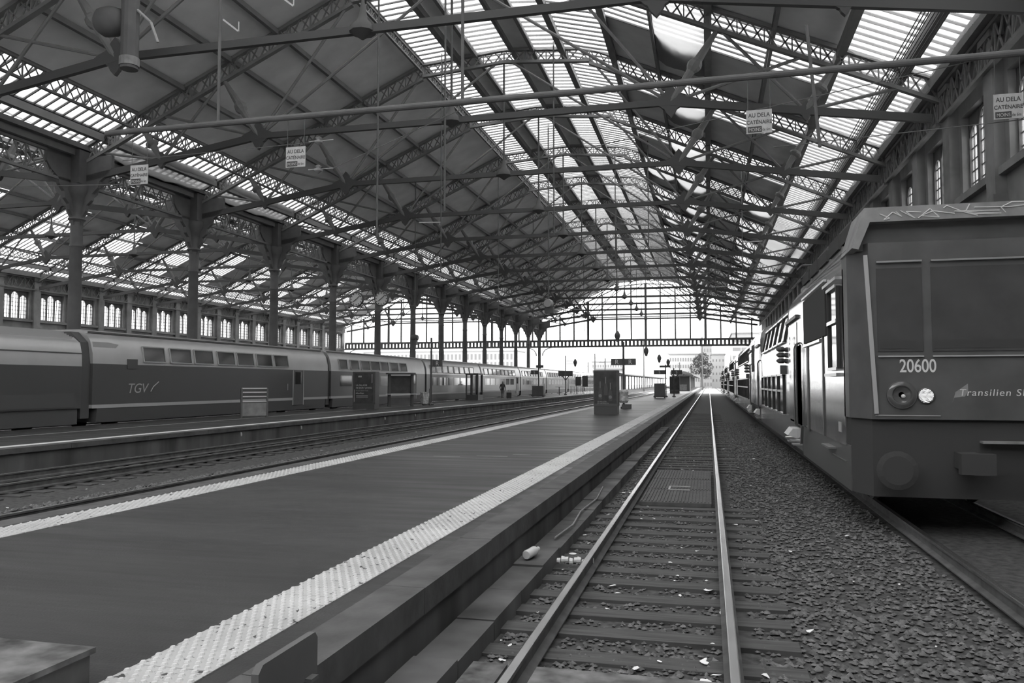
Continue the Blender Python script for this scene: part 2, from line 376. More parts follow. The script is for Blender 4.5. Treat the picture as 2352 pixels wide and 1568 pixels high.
# ---- platform end block and plate near the camera
bl = empty('concrete_block', (-4.1, 3.2, ZP)); tag(bl, 'worn concrete block with scuffed pale edges at the bottom left corner', 'block')
obj('block_body', MB().box(-.9, .88, -.6, .46, 0, .17), 'kerb', bl)
obj('worn_top', MB().box(-.9, .9, -.6, .48, .17, .2), 'worn', bl)
pl = empty('edge_plate', (-2.15, 3.82, ZP)); tag(pl, 'thin dark metal plate standing on the platform edge near the camera', 'plate')
obj('plate', MB().prism([(-.3, .005), (.3, .005), (.3, .2), (.27, .235), (-.26, .235), (-.3, .2)], 'x', -.02, .02), 'iron', pl)
for y in (-.2, .2): obj('foot', MB().box(-.08, .06, y - .04, y + .04, 0, .02), 'iron', pl)

# ================================================================ the iron shed
CT = math.tan
def lattice(m, a, b, depth, panel, chord=.1, web=.05, thick=.14, vert=True, downvec=(0, 0, -1)):
    a = Vector(a); b = Vector(b); L = (b - a).length; n = max(2, round(L / panel)); dv = Vector(downvec) * depth
    m.bar(a, b, thick, chord); m.bar(a + dv, b + dv, thick, chord)
    for i in range(n):
        p = a.lerp(b, i / n); q = a.lerp(b, (i + 1) / n)
        m.bar(p, q + dv, web * .6, web); m.bar(p + dv, q, web * .6, web)
        if vert and i % 2 == 0: m.bar(p, p + dv, web * .8, web * 1.2)
    m.bar(b, b + dv, web, web * 1.5)

def rafter(side):
    m = MB(); s = side
    lattice(m, (s * HALF, 0, zr(HALF) - .1), (s * 5.2, 0, zr(5.2) - .1), .9, .62, .16, .07, .26)
    lattice(m, (s * 5.2, 0, zr(5.2) - .1), (0, 0, zr(0) - .1), .75, .62, .16, .07, .26)
    return m.mesh('rafter', 'roofiron')
RAF = {s: rafter(s) for s in (-1, 1)}
tie = MB()
TZ, TE, NU = 14.5, 12.9, 10.3
tie.bar((-NU, 0, TZ), (NU, 0, TZ), .2, .28)
for s in (-1, 1): tie.bar((s * NU, 0, TZ), (s * (HALF - .3), 0, TE), .2, .34)
TIE = tie.mesh('tie_beam', 'tieiron')
def strut(s, u0, z0, u1):
    m = MB(); a = Vector((s * u0, 0, z0)); b = Vector((s * u1, 0, zr(u1) - .9))
    pr = [(0, .10), (.1, .15), (.3, .17), (.42, .2), (.46, .3), (.5, .34), (.54, .3), (.58, .2), (.8, .15), (1, .1)]
    for (t0, r0), (t1, r1) in zip(pr, pr[1:]): m.tube(a.lerp(b, t0), a.lerp(b, t1), r0, 8, r1)
    return m.mesh('strut', 'roofiron')
STR = [strut(s, NU, TZ, 12.4) for s in (-1, 1)] + [strut(s, 16.0, 13.65, 17.2) for s in (-1, 1)]
def node_plate(s, u, z, r):
    m = MB(); pts = []
    for i in range(24):
        q = 2 * math.pi * i / 24; rr = r * (1.25 if i % 6 in (0,) else (.95 if i % 6 in (1, 5) else .72)); pts.append((s * u + rr * math.cos(q), z + rr * .8 * math.sin(q)))
    m.prism(pts, 'y', -.09, .09); return m.mesh('node_plate', 'tieiron')
NOD = [node_plate(s, NU, TZ + .05, .75) for s in (-1, 1)] + [node_plate(s, 16.0, 13.65, .45) for s in (-1, 1)]
def rods():
    out = []
    for s in (-1, 1):
        for a, b in (((s * NU, TZ), (s * 5.2, zr(5.2) - .7)), ((s * NU, TZ), (s * 16.0, zr(16) - .9)), ((s * 16.0, 13.65), (s * 12.4, zr(12.4) - .9)), ((s * NU, TZ), (s * .2, zr(0) - .7)), ((s * 16, 13.65), (s * 19.8, zr(19.8) - .9))):
            out.append(MB().tube((a[0], 0, a[1]), (b[0], 0, b[1]), .075, 6).mesh('brace_rod', 'roofiron'))
    return out
ROD = rods()
king = MB().tube((0, 0, zr(0) - .8), (0, 0, TZ), .06, 6).lathe([(.05, 1.1), (.1, .8), (.2, .35), (.45, .1), (.48, -.1), (.25, -.2), (.05, -.35)], 10, (0, 0, TZ))
KING = king.mesh('king_rod', 'tieiron', True)
ordn = ['fifth truss behind', 'fourth truss behind', 'third', 'second', 'first']
for ni, (nx, nlab) in enumerate(((XC, 'main hall'), (LX, 'far hall beyond the columns'))):
    for i, y in enumerate(YI):
        t = empty('roof_truss', (nx, y, 0))
        tag(t, f'iron roof truss number {i + 1} of the {nlab}, counted from the near end', 'truss', f'roof trusses of the {nlab}', 'structure')
        for s in (-1, 1): put('rafter', RAF[s], t)
        put('tie_beam', TIE, t); put('king_rod', KING, t)
        for me in STR: put('strut', me, t)
        for me in NOD: put('node_plate', me, t)
        for me in ROD: put('brace_rod', me, t)

# ---- purlins, one length per bay
def purlin(u, kind):
    m = MB(); z = zr(u)
    if kind == 'deep': lattice(m, (u, .2, z - .12), (u, BAY - .2, z - .12), .85, .6, .1, .055, .16)
    elif kind == 'mid': lattice(m, (u, .2, z - .12), (u, BAY - .2, z - .12), .5, .5, .09, .05, .14); 
    elif kind == 'beam': m.box(u - .17, u + .17, .13, BAY - .13, z - .42, z - .04)
    elif kind == 'gutter':
        m.box(u - .35, u + .35, 0, BAY, z - .5, z + .05); lattice(m, (u, .2, z - .6), (u, BAY - .2, z - .6), 1.3, .84, .14, .07, .2)
    else: m.box(u - .1, u + .1, .13, BAY - .13, z - .3, z - .04)
    return m.mesh('purlin', 'roofiron')
PUR = []
for u, k in ((-21.2, 'gutter'), (-19.65, 'beam'), (-17.4, 'deep'), (-14.7, 'thin'), (-11.95, 'thin'), (-9.3, 'thin'), (-5.2, 'mid'), (-2.9, 'beam'), (-1.75, 'thin'), (.5, 'thin'), (1.8, 'thin'), (3.6, 'beam'),
             (6.65, 'beam'), (9.25, 'mid'), (11.95, 'beam'), (14.7, 'mid'), (17.45, 'beam'), (19.9, 'beam'), (21.2, 'gutter')): PUR.append((u, purlin(u, k)))
# ---- roof skin: boarding, glass, bars, nets
def slab(u0, u1, y0, y1, dz=0.0, th=.07):
    return MB().add([(u0, y0, zr(u0) + dz), (u1, y0, zr(u1) + dz), (u1, y1, zr(u1) + dz), (u0, y1, zr(u0) + dz), (u0, y0, zr(u0) + dz + th), (u1, y0, zr(u1) + dz + th), (u1, y1, zr(u1) + dz + th), (u0, y1, zr(u0) + dz + th)],
                    [(3, 2, 1, 0), (4, 5, 6, 7), (0, 1, 5, 4), (1, 2, 6, 5), (2, 3, 7, 6), (3, 0, 4, 7)])
PITCH = BAY / 17
FULL, HALFB = (0, 17), (0, 8)
def strips(ni):
    right = [(-21.1, -19.8, FULL), (-19.5, -17.4, FULL), (-5.1, -3.0, FULL), (-1.7, .45, FULL), (1.85, 3.5, FULL), (3.7, 6.6, FULL),
             (6.7, 9.2, HALFB), (9.3, 11.85, HALFB), (12.05, 14.65, HALFB), (14.75, 17.35, HALFB), (17.55, 19.75, FULL), (20.05, 21.1, FULL)]
    left = [(-21.1, -19.8, FULL), (-19.5, -17.4, FULL), (-17.35, -14.75, (0, 10)), (-14.65, -12.05, (0, 10)), (-11.85, -9.3, HALFB), (-5.1, -3.0, FULL), (-1.7, .45, FULL), (1.85, 3.5, FULL), (3.7, 6.6, FULL),
            (6.7, 9.2, HALFB), (9.3, 11.85, HALFB), (12.05, 14.65, HALFB), (17.55, 19.75, FULL), (20.05, 21.1, FULL)]
    return left if ni else right
Fv = Vector((-math.sin(R(13.861)) * math.cos(R(2.973)), math.cos(R(13.861)) * math.cos(R(2.973)), math.sin(R(2.973))))
Rv = Vector((math.cos(R(13.861)), math.sin(R(13.861)), 0)); Uv = Rv.cross(Fv)
def sees(p):
    d = Vector(p) - cam.location; z = d.dot(Fv)
    if z < 1: return 0
    x = d.dot(Rv) / z * 1829; y = d.dot(Uv) / z * 1829
    return 1 / z if abs(x) < 1200 and abs(y) < 810 else 0
roofs = []
for ni, nx in enumerate((XC, LX)):
    rf = empty('roof', (nx, 0, 0)); roofs.append(rf)
    tag(rf, ('glazed and boarded pitched roof over the tracks of the main hall', 'glazed pitched roof of the far hall beyond the columns')[ni], 'roof', kind='structure')
    for b, y in enumerate(YI[:-1]):
        for u, me in PUR:
            if ni and u > 21: continue
            put('purlin', me, rf, (0, y, 0))
    st = strips(ni); cand = []; bars = {}
    for si, (u0, u1, (k0, k1)) in enumerate(st):
        pm = slab(u0, u1, .03, PITCH - .03, .0, .012)
        pme = pm.mesh('pane', 'pane2' if u1 < -17 and not ni else 'pane')
        bm_ = MB(); ln = math.hypot(u1 - u0, zr(u1) - zr(u0))
        for k in range(k0, k1 + 1): bm_.bar((u0, k * PITCH, zr(u0) - .01), (u1, k * PITCH, zr(u1) - .01), .07, .1)
        for u in (u0, u1): bm_.bar((u, k0 * PITCH, zr(u) - .02), (u, k1 * PITCH, zr(u) - .02), .06, .08)
        bars[si] = bm_.mesh('glazing_bar_frame', 'iron')
        for y in YI[:-1]:
            put('glazing_bar_frame', bars[si], rf, (0, y, 0))
            for k in range(k0, k1):
                c = (nx + (u0 + u1) / 2, y + (k + .5) * PITCH, zr((u0 + u1) / 2)); v = sees(c)
                cand.append((v * ln if v else 0, si, y + k * PITCH, pme, pm))
    cand.sort(key=lambda c: -c[0])
    npick = 190 if ni == 0 else 60
    rest = MB()
    for c in cand[:npick]: put('pane', c[3], rf, (0, c[2], 0))
    rest2 = MB()
    for c in cand[npick:]: (rest2 if st[c[1]][1] < -17 and not ni else rest).add([(x, y + c[2], z) for x, y, z in c[4].v], c[4].f)
    tag(obj('pane_field', rest, 'pane', rf), kind='stuff')
    if rest2.v: tag(obj('pane_field', rest2, 'pane2', rf), kind='stuff')
    # boards fill what is not glass
    us = [-HALF, -19.65, -17.4, -14.7, -11.95, -9.25, -5.2, -2.9, -1.75, .5, 1.8, 3.6, 6.65, 9.25, 11.95, 14.7, 17.45, 19.9, HALF]
    boards = []
    for a, b in zip(us, us[1:]):
        hit = [s for s in st if s[0] > a - .25 and s[1] < b + .25]
        if not hit: boards.append(slab(a, b, 0, BAY, .03).mesh('roof_board', 'board'))
        else:
            s = hit[0]
            if s[2][1] < 17: boards.append(slab(a, b, s[2][1] * PITCH, BAY, .03).mesh('roof_board', 'board'))
            if s[0] - a > .12: boards.append(slab(a, s[0], 0, BAY, .03).mesh('roof_board', 'board'))
            if b - s[1] > .12: boards.append(slab(s[1], b, 0, BAY, .03).mesh('roof_board', 'board'))
    for me in boards:
        mg = me.copy(); mg.name = me.name + '_glass'; mg.materials.clear(); mg.materials.append(M['pane'])
        for y in YI[:-1]:
            if y > 4: put('roof_board', me, rf, (0, y, 0))
            else: put('light_fill_glazing', bpy.data.meshes[me.name + '_glass'], rf, (0, y, 0))  # unseen bays behind the viewer: glass replaces boards to add light
# a straight wall plate closes the valley over the columns
vb = MB()
vb.box(-33.7, -32.3, YBACK, YEND, ZS - .15, ZS + .12); tag(obj('roof_valley', vb, 'iron'), 'iron valley gutter between the two hall roofs above the columns', kind='structure')

# ---- nets and tarpaulins slung under the glass
def sling(u0, u1, y0, y1, sag, name, mt, nu=6, ny=8, wr=.06):
    vs = []; fs = []
    for j in range(ny + 1):
        for i in range(nu + 1):
            u = u0 + (u1 - u0) * i / nu; y = y0 + (y1 - y0) * j / ny
            d = sag * math.sin(math.pi * i / nu) ** .7 * (.35 + .65 * math.sin(math.pi * j / ny)) + wr * math.sin(j * 2.3 + i * 1.7)
            vs.append((u, y, zr(u) - .12 - d))
    n = nu + 1
    fs = [(j * n + i, j * n + i + 1, (j + 1) * n + i + 1, (j + 1) * n + i) for j in range(ny) for i in range(nu)]
    return MB().add(vs, fs).mesh(name, mt, True)
NETS = [sling(17.6, 20.0, .3, BAY - .3, .3, 'safety_net', 'net'), sling(20.0, 21.3, .3, BAY - .3, .25, 'safety_net', 'net')]
CN = [sling(-1.7, .5, .3, BAY - .3, .35, 'safety_net', 'net'), sling(1.8, 3.5, .3, BAY - .3, .35, 'safety_net', 'net')]
TP = [sling(6.7, 9.2, .4, 6.4, .5, 'tarpaulin', 'tarp'), sling(9.3, 11.9, .4, 8.2, .55, 'tarpaulin', 'tarp'), sling(14.8, 17.4, .4, 8.0, .5, 'tarpaulin', 'tarp'), sling(17.5, 21.0, .3, BAY - .3, .5, 'tarpaulin', 'tarp')]
for b, y in enumerate(YI[:-1]):
    if y < 20: continue
    for me in NETS: put('safety_net', me, roofs[0], (0, y, 0))
    if y < 130:
        for me in CN: put('safety_net', me, roofs[0], (0, y, 0))
    if 34 < y < 150: put('tarpaulin', TP[1], roofs[0], (0, y, 0))
    if y > 60:
        put('tarpaulin', TP[0], roofs[0], (0, y, 0)); put('tarpaulin', TP[2], roofs[0], (0, y, 0))
    if y > 70: put('tarpaulin', TP[3], roofs[0], (0, y, 0))
TL2 = sling(-21.1, -19.2, .5, BAY - .5, .5, 'tarpaulin', 'greynet')
for y in (YI[5], YI[6]): put('tarpaulin', TL2, roofs[0], (0, y, 0))
for y in YI[5:12:2]: put('tarpaulin', TP[1], roofs[1], (-18.0, y, 0)) if False else None
# bundle of cables along the outer purlin
cbn = MB()
for k in range(9): cbn.tube((19.0 + .11 * k, 20, zr(19.5) - .75 - .03 * (k % 3)), (19.0 + .11 * k, 150, zr(19.5) - .75 - .03 * (k % 3)), .022, 5)
tag(obj('cable_bundle', cbn, 'iron', None, (XC, 0, 0)), 'bundle of parallel cables running along the roof beside the train', 'cables')

# ---- columns between the halls
cs = MB().lathe([(.62, -.3), (.62, .9), (.5, 1.0), (.44, 1.2), (.36, 1.35), (.31, 9.2), (.36, 9.3), (.31, 9.45), (.31, 10.6), (.45, 10.75), (.36, 10.95), (.42, 11.3), (.55, 11.9), (.75, 12.2), (.75, 12.6)], 14)
SH = cs.mesh('shaft', 'iron', True)
cp = MB().box(-.62, .62, -.62, .62, 12.6, 14.4); CAP = cp.mesh('capital_block', 'iron')
def bracket(s, ax):
    pts = [(0.3, 10.4), (.42, 10.9), (.62, 11.2), (.66, 11.5), (.95, 11.75), (1.0, 12.1), (1.35, 12.4), (1.45, 12.75), (1.9, 13.05), (2.2, 13.4), (2.2, 14.1), (.3, 14.1)]
    pts = [(s * a, z) for a, z in pts]
    return MB().prism(pts, 'x' if ax == 'y' else 'y', -.1, .1).mesh('bracket', 'iron')
BR = [bracket(s, a) for s in (-1, 1) for a in 'xy']
for i, y in enumerate(YI):
    c = empty('iron_column', (-33.0, y, 0)); tag(c, f'cast iron column number {i + 1} of the row between the halls, counted from the near end', 'column', 'columns between the halls', 'structure')
    put('shaft', SH, c); put('capital_block', CAP, c)
    for me in BR: put('bracket', me, c)

# ---- side walls with lancet windows
WZ0, WZ1, WP, WWID = 9.3, 12.4, BAY / 2, 3.4
def side_wall(name, x, th, ys, label, inward):
    w = MB(); x0, x1 = sorted((x, x + th)); y0, y1 = YBACK, YEND + .3
    w.box(x0, x1, y0, y1, -.4, WZ0); w.box(x0, x1, y0, y1, WZ1, ZS + .2)
    prev = y0
    for yc in ys:
        w.box(x0, x1, prev, yc - WWID / 2, WZ0, WZ1); prev = yc + WWID / 2
    w.box(x0, x1, prev, y1, WZ0, WZ1)
    o = obj(name, w, 'stone'); tag(o, label, kind='structure')
    xi = x0 if inward < 0 else x1
    pil = MB().box(-.25, .25, -.45, .45, WZ0 - 1.2, ZS - .6).box(-.35, .35, -.6, .6, ZS - .9, ZS - .3).box(-.35, .35, -.55, .55, WZ0 - 1.4, WZ0 - 1.0)
    pme = pil.mesh('pilaster', 'stone')
    for yc in ys: put('pilaster', pme, o, (xi + inward * .1, yc - WP / 2, 0))
    cor = MB().box(min(xi, xi + inward * .25), max(xi, xi + inward * .25), y0, y1, WZ0 - .35, WZ0 - .08); obj('sill_course', cor, 'stone', o)
    return o
def window_meshes():
    fr = MB(); lw = WWID / 3
    for k in range(4): fr.box(-.1, .1, -WWID / 2 + k * lw - .09, -WWID / 2 + k * lw + .09, WZ0, WZ1)
    for k in range(3):
        c = -WWID / 2 + (k + .5) * lw
        for q in (-lw / 6, lw / 6): fr.box(-.03, .03, c + q - .025, c + q + .025, WZ0, WZ1)
        for q in range(1, 7): fr.box(-.03, .03, c - lw / 2, c + lw / 2, WZ0 + q * .45 - .022, WZ0 + q * .45 + .022)
        n = 6; r = lw / 2 - .09; zc = WZ1 - r - .12 - (.35 if k != 1 else 0)      # rounded heads
        for j in range(n):
            a0 = math.pi * j / n; a1 = math.pi * (j + 1) / n
            y0_, z0_ = c + r * math.cos(a0), zc + r * math.sin(a0); y1_, z1_ = c + r * math.cos(a1), zc + r * math.sin(a1)
            fr.add([(sx, yy, zz) for sx in (-.08, .08) for yy, zz in ((y0_, z0_), (y1_, z1_), (y1_, WZ1), (y0_, WZ1))], [(0, 1, 2, 3), (7, 6, 5, 4), (0, 4, 5, 1), (1, 5, 6, 2), (2, 6, 7, 3), (3, 7, 4, 0)])
    pn = MB().box(-.006, .006, -WWID / 6 + .06, WWID / 6 - .06, WZ0, WZ1 - .1)
    return fr.mesh('window_frame', 'iron'), pn.mesh('pane', 'wglass')
WF, WPN = window_meshes()
wn = 0
def windows(x, ys, where):
    global wn
    for j, yc in enumerate(ys):
        wn += 1; w = empty(f'window_{wn}', (x, yc, 0)); tag(w, f'triple lancet window number {j + 1} from the near end in the {where}', kind='structure')
        put('window_frame', WF, w)
        for k in (-1, 0, 1): put('pane', WPN, w, (0, k * WWID / 3, 0))
ysL = [Y0 + WP * (k + .5) for k in range(-2, 24)]; ysR = [Y0 + WP * (k + .5) - .6 for k in range(-6, 22)]
side_wall('wall_left', -75.7, -.7, ysL, 'far stone side wall with a row of lancet windows', 1); windows(-76.05, ysL, 'far left wall')
side_wall('wall_right', 9.8, .7, ysR, 'dark side wall behind the suburban train with tall windows', -1); windows(10.15, ysR, 'wall behind the suburban train')
bw = MB().box(-76, 10, YBACK - .7, YBACK, -.4, 13.5)  # out of view; open above, height set to limit light from behind
tag(obj('wall_back', bw, 'stone'), 'unseen end wall behind the viewer, its height set for the light', kind='structure')

# ---- glazed end screens
for ni, nx in enumerate((XC, LX)):
    e = empty(f'window_{90 + ni}', (nx, YEND + .1, 0)); tag(e, ('glazed end screen of the main hall above an open iron girder', 'glazed end screen of the far hall behind the columns')[ni], kind='structure')
    G0, G1 = 9.15, 10.35
    gd = MB().box(-HALF, HALF, -.25, .25, G1 - .22, G1 + .18).box(-HALF, HALF, -.25, .25, G0 - .16, G0 + .2); obj('girder', gd, 'iron', e)
    wb = MB()
    for k in range(57): u = -HALF + .75 * k + .1; wb.box(u - .21, u + .21, -.1, .1, G0 + .15, G1 - .18)
    obj('girder_lattice', wb, 'iron', e)
    for k in range(-7, 8):
        u = k * 2.83; th = .13 if k % 4 else .22
        obj('mullion', MB().box(u - th, u + th, -.12, .12, G0 if th > .15 else G1, zr(u) - .9), 'iron', e)
        if k < 7:
            u1 = u + 2.83; obj('pane', MB().add([(u + .1, 0, G1), (u1 - .1, 0, G1), (u1 - .1, 0, zr(u1) - .9), (u + .1, 0, zr(u) - .9), (u + .1, .012, G1), (u1 - .1, .012, G1), (u1 - .1, .012, zr(u1) - .9), (u + .1, .012, zr(u) - .9)],
                [(0, 1, 2, 3), (7, 6, 5, 4), (0, 4, 5, 1), (1, 5, 6, 2), (2, 6, 7, 3), (3, 7, 4, 0)]), 'clear', e)
    for z in (14.9,): obj('transom', MB().box(-HALF, HALF, -.1, .1, z - .08, z + .08), 'iron', e)
    for s in (-1, 1):
        arc = MB(); pts = [(s * (HALF - .6), 7.4), (s * (HALF - .75), 8.0), (s * (HALF - 1.2), 8.6), (s * (HALF - 2.2), 9.0), (s * (HALF - 3.4), 9.15)]
        for a, b in zip(pts, pts[1:]): arc.bar((a[0], 0, a[1]), (b[0], 0, b[1]), .2, .16)
        obj('arched_bracket', arc, 'iron', e)

# ================================================================ suburban train (right)
TX = 3.47
LOWP = [(-1.41, .42), (-1.41, 2.85), (-1.36, 3.2), (-1.2, 4.0), (-1.08, 4.2), (-.8, 4.32), (.8, 4.32), (1.08, 4.2), (1.2, 4.0), (1.36, 3.2), (1.41, 2.85), (1.41, .42)]
HIGHP = [(-1.41, 1.0), (-1.41, 3.75), (-1.36, 4.0), (-1.2, 4.22), (-.9, 4.36), (.9, 4.36), (1.2, 4.22), (1.36, 4.0), (1.41, 3.75), (1.41, 1.0)]
def win(parent, name, x, y0, y1, z0, z1, lean=0.0, mt='dglass', frame=True, th=.03, sash=False):
    """a framed side window on the -x side; lean moves its head inwards"""
    g_ = MB().add([(x - .012, y0, z0), (x - .012, y1, z0), (x - .012 + lean, y1, z1), (x - .012 + lean, y0, z1), (x + .02, y0, z0), (x + .02, y1, z0), (x + .02 + lean, y1, z1), (x + .02 + lean, y0, z1)],
                  [(0, 1, 2, 3), (7, 6, 5, 4), (0, 4, 5, 1), (1, 5, 6, 2), (2, 6, 7, 3), (3, 7, 4, 0)])
    o = obj(name, g_, mt, parent)
    if frame:
        f = MB(); a, b, c, d = (x - .03, y0, z0), (x - .03, y1, z0), (x - .03 + lean, y1, z1), (x - .03 + lean, y0, z1)
        for p, q in ((a, b), (c, d)): f.bar(p, q, .07, .05)
        jb = MB()
        for p, q in ((b, c), (d, a)): jb.bar(Vector(p) + Vector((.008, 0, 0)), Vector(q) + Vector((.008, 0, 0)), .07, .05, (1, 0, 0))
        obj('window_jamb', jb, 'apron', o)
        if sash:
            zm = z0 + .58 * (z1 - z0); lm = lean * .58; f.bar((x - .03 + lm, y0, zm), (x - .03 + lm, y1, zm), .06, .06)
        obj('window_frame', f, 'chrome', o)
    return o
def bogie(parent, y):
    b = MB().box(-1.1, 1.1, y - 1.6, y + 1.6, .5, .75); o = obj('bogie', b, 'black', parent)
    for dy in (-1.25, 1.25):
        for s in (-1, 1): obj('wheel', MB().lathe([(.42, -.06), (.46, -.06), (.46, 0), (.42, .06), (.15, .06)], 18, (s * .75, y + dy, .46), 'x'), 'rail', o)
def door_set(parent, y, first=False):
    for dy in (0, 1.15):
        win(parent, 'door_window', -1.415, y + dy, y + dy + .34, 2.05, 3.3, 0, frame=False)
    d = MB().box(-1.425, -1.405, y - .25, y + .53, 1.05, 3.45); d.box(-1.425, -1.405, y + .6, y + 1.65, 1.05, 3.45); 
    obj('door_leaf', MB().box(-1.425, -1.4, y - .3, y + .56, 1.05, 3.42), 'steel', parent); obj('door_leaf', MB().box(-1.425, -1.4, y + .6, y + 1.6, 1.05, 3.42), 'steel', parent)
    obj('door_gutter', MB().box(-1.47, -1.4, y - .6, y + 2.0, 3.5, 3.58), 'dark', parent)
    for yy in (y - .5, y - .95):
        obj('grab_rail', MB().path([(-1.42, yy, .95), (-1.5, yy, 1.0), (-1.5, yy, 2.78), (-1.46, yy, 2.88), (-1.41, yy, 2.9)], .022), 'dark', parent)
    for k in range(4): obj('step_plate', MB().box(-1.56, -1.38, y - .5 + k * .55, y - .12 + k * .55, .5 + .06 * (k % 2), .53 + .06 * (k % 2)), 'chrome', parent)
    obj('step_box', MB().prism([(-1.62, .7), (-1.4, .62), (-1.4, .86), (-1.5, .86)], 'y', y + .1, y + 1.1), 'white', parent)
def side_lamp(parent, y):
    o = obj('door_signal_box', MB().box(-1.53, -1.41, y - .14, y + .14, 2.22, 2.46), 'dark', parent)
    for k in range(3): obj('signal_lamp', MB().lathe([(.06, -.07), (.13, -.02), (.13, .03), (.06, .08)], 8, (-1.5, y, 2.58 + .16 * k)), 'dark', o)
def deck_windows(parent, ya, yb, n):
    w = (yb - ya) / n
    for k in range(n):
        win(parent, 'lower_window', -1.415, ya + k * w + .12, ya + (k + 1) * w - .12, 1.1, 2.2, sash=True)
        win(parent, 'upper_window', -1.385, ya + k * w + .12, ya + (k + 1) * w - .12, 3.12, 3.92, .165)
def underside(parent, ya, yb):
    obj('underframe', MB().box(-1.25, 1.25, ya, yb, .42, 1.0), 'black', parent)
dc = empty('driving_car', (TX, 12.4, 0)); tag(dc, 'dark fronted driving car of the stainless steel suburban train', 'train')
obj('cab_shell', MB().prism(HIGHP, 'y', .9, 9.6), 'steel', dc, smooth=True)
obj('deck_shell', MB().prism(LOWP, 'y', 6.9, 21.6), 'steel', dc, smooth=True)
obj('end_shell', MB().prism(HIGHP, 'y', 21.6, 25.7), 'steel', dc, smooth=True)
underside(dc, 1.0, 6.9); underside(dc, 21.6, 25.6); bogie(dc, 3.6); bogie(dc, 23.4)
fr = MB().prism([(-1.41, 1.0), (-1.41, .55), (-1.2, 0), (1.2, 0), (1.41, .55), (1.41, 1.0)], 'z', 1.45, 4.0)
obj('cab_front', fr, 'front', dc)
ap = MB().prism([(-1.38, 1.0), (-1.38, .6), (-1.18, .08), (1.18, .08), (1.38, .6), (1.38, 1.0)], 'z', .34, 1.45); obj('front_apron', ap, 'apron', dc)
# roof hood with a pale panel over the windscreen
hood = MB().prism([(-1.43, 3.92), (-1.25, 4.5), (1.25, 4.5), (1.43, 3.92), (1.34, 3.9), (1.18, 4.29), (-1.18, 4.29), (-1.34, 3.9)], 'y', -.08, 1.0); obj('roof_panel', hood, 'roofpanel', dc)
obj('hood_recess', MB().prism([(-1.34, 3.9), (-1.18, 4.29), (1.18, 4.29), (1.34, 3.9)], 'y', .12, .3), 'front', dc)
obj('roof_deck', MB().box(-1.1, 1.1, .9, 9.6, 4.3, 4.42), 'roofpanel', dc)
re = MB()
for k in range(5): re.box(-1.15, -.6, 1.5 + k * 1.5, 2.7 + k * 1.5, 4.4, 4.62 + .05 * (k % 2))
obj('roof_grille', re, 'apron', dc)
pg = obj('pantograph', MB().path([(-.5, 12.5, 4.4), (-.5, 14.6, 5.0), (-.5, 12.8, 5.5)], .035).path([(.5, 12.5, 4.4), (.5, 14.6, 5.0), (.5, 12.8, 5.5)], .035).path([(-.85, 12.8, 5.35), (-.7, 12.8, 5.5), (.7, 12.8, 5.5), (.85, 12.8, 5.35)], .03), 'dark', dc)
# graffiti on the pale panel (strokes)
gs = [[(.0, .10), (.14, .02), (.06, .0), (.18, .12), (.3, .04), (.22, .13)], [(.28, .14), (.48, .0), (.36, .12), (.56, .1)], [(.52, .0), (.68, .15), (.8, .0), (.56, .04), (.72, .11), (1.0, .05)],
      [(.86, .15), (.9, .19), (1.14, .06), (1.3, .0)], [(1.2, .2), (1.14, .06), (1.26, .03), (1.6, .02), (1.0, .09), (1.58, .07)], [(1.26, .14), (1.7, .12), (2.05, .15)], [(1.66, .03), (1.6, .12), (1.74, .2), (1.96, .19), (1.98, .15), (1.7, .12)]]
gt = MB()
for st_ in gs: gt.path([(-1.05 + x * .98, -.085, 4.315 + z * .85) for x, z in st_], .0085, 5)
obj('graffiti_stroke', gt, 'lgrey', dc)
for a, b in ((-1.1, -.5), (-.38, 1.12)):
    o = obj('windscreen', MB().box(a, b, -.015, .02, 2.42, 3.62), 'screenglass', dc)
    obj('window_ledge', MB().box(a + .03, b - .1, -.019, -.014, 2.46, 2.58), 'apron', o)
    obj('wiper_rail', MB().box(a, b, -.05, -.01, 3.7, 3.725), 'chrome', dc)
    obj('ledge_trim', MB().box(a, b, -.035, -.005, 2.34, 2.36), 'grey', dc)
for s in (-1, 1):
    t_ = MB(); t_.bar((s * 1.245, -.03, 3.82), (s * 1.14, -.03, 1.53), .055, .03, (0, 1, 0)); obj('corner_trim', t_, 'grey', dc)
obj('front_seam', MB().box(-1.15, -.3, -.012, 0, 1.5, 1.512), 'grey', dc); obj('front_step', MB().box(.2, 1.3, -.1, .05, 1.13, 1.16), 'roofpanel', dc)
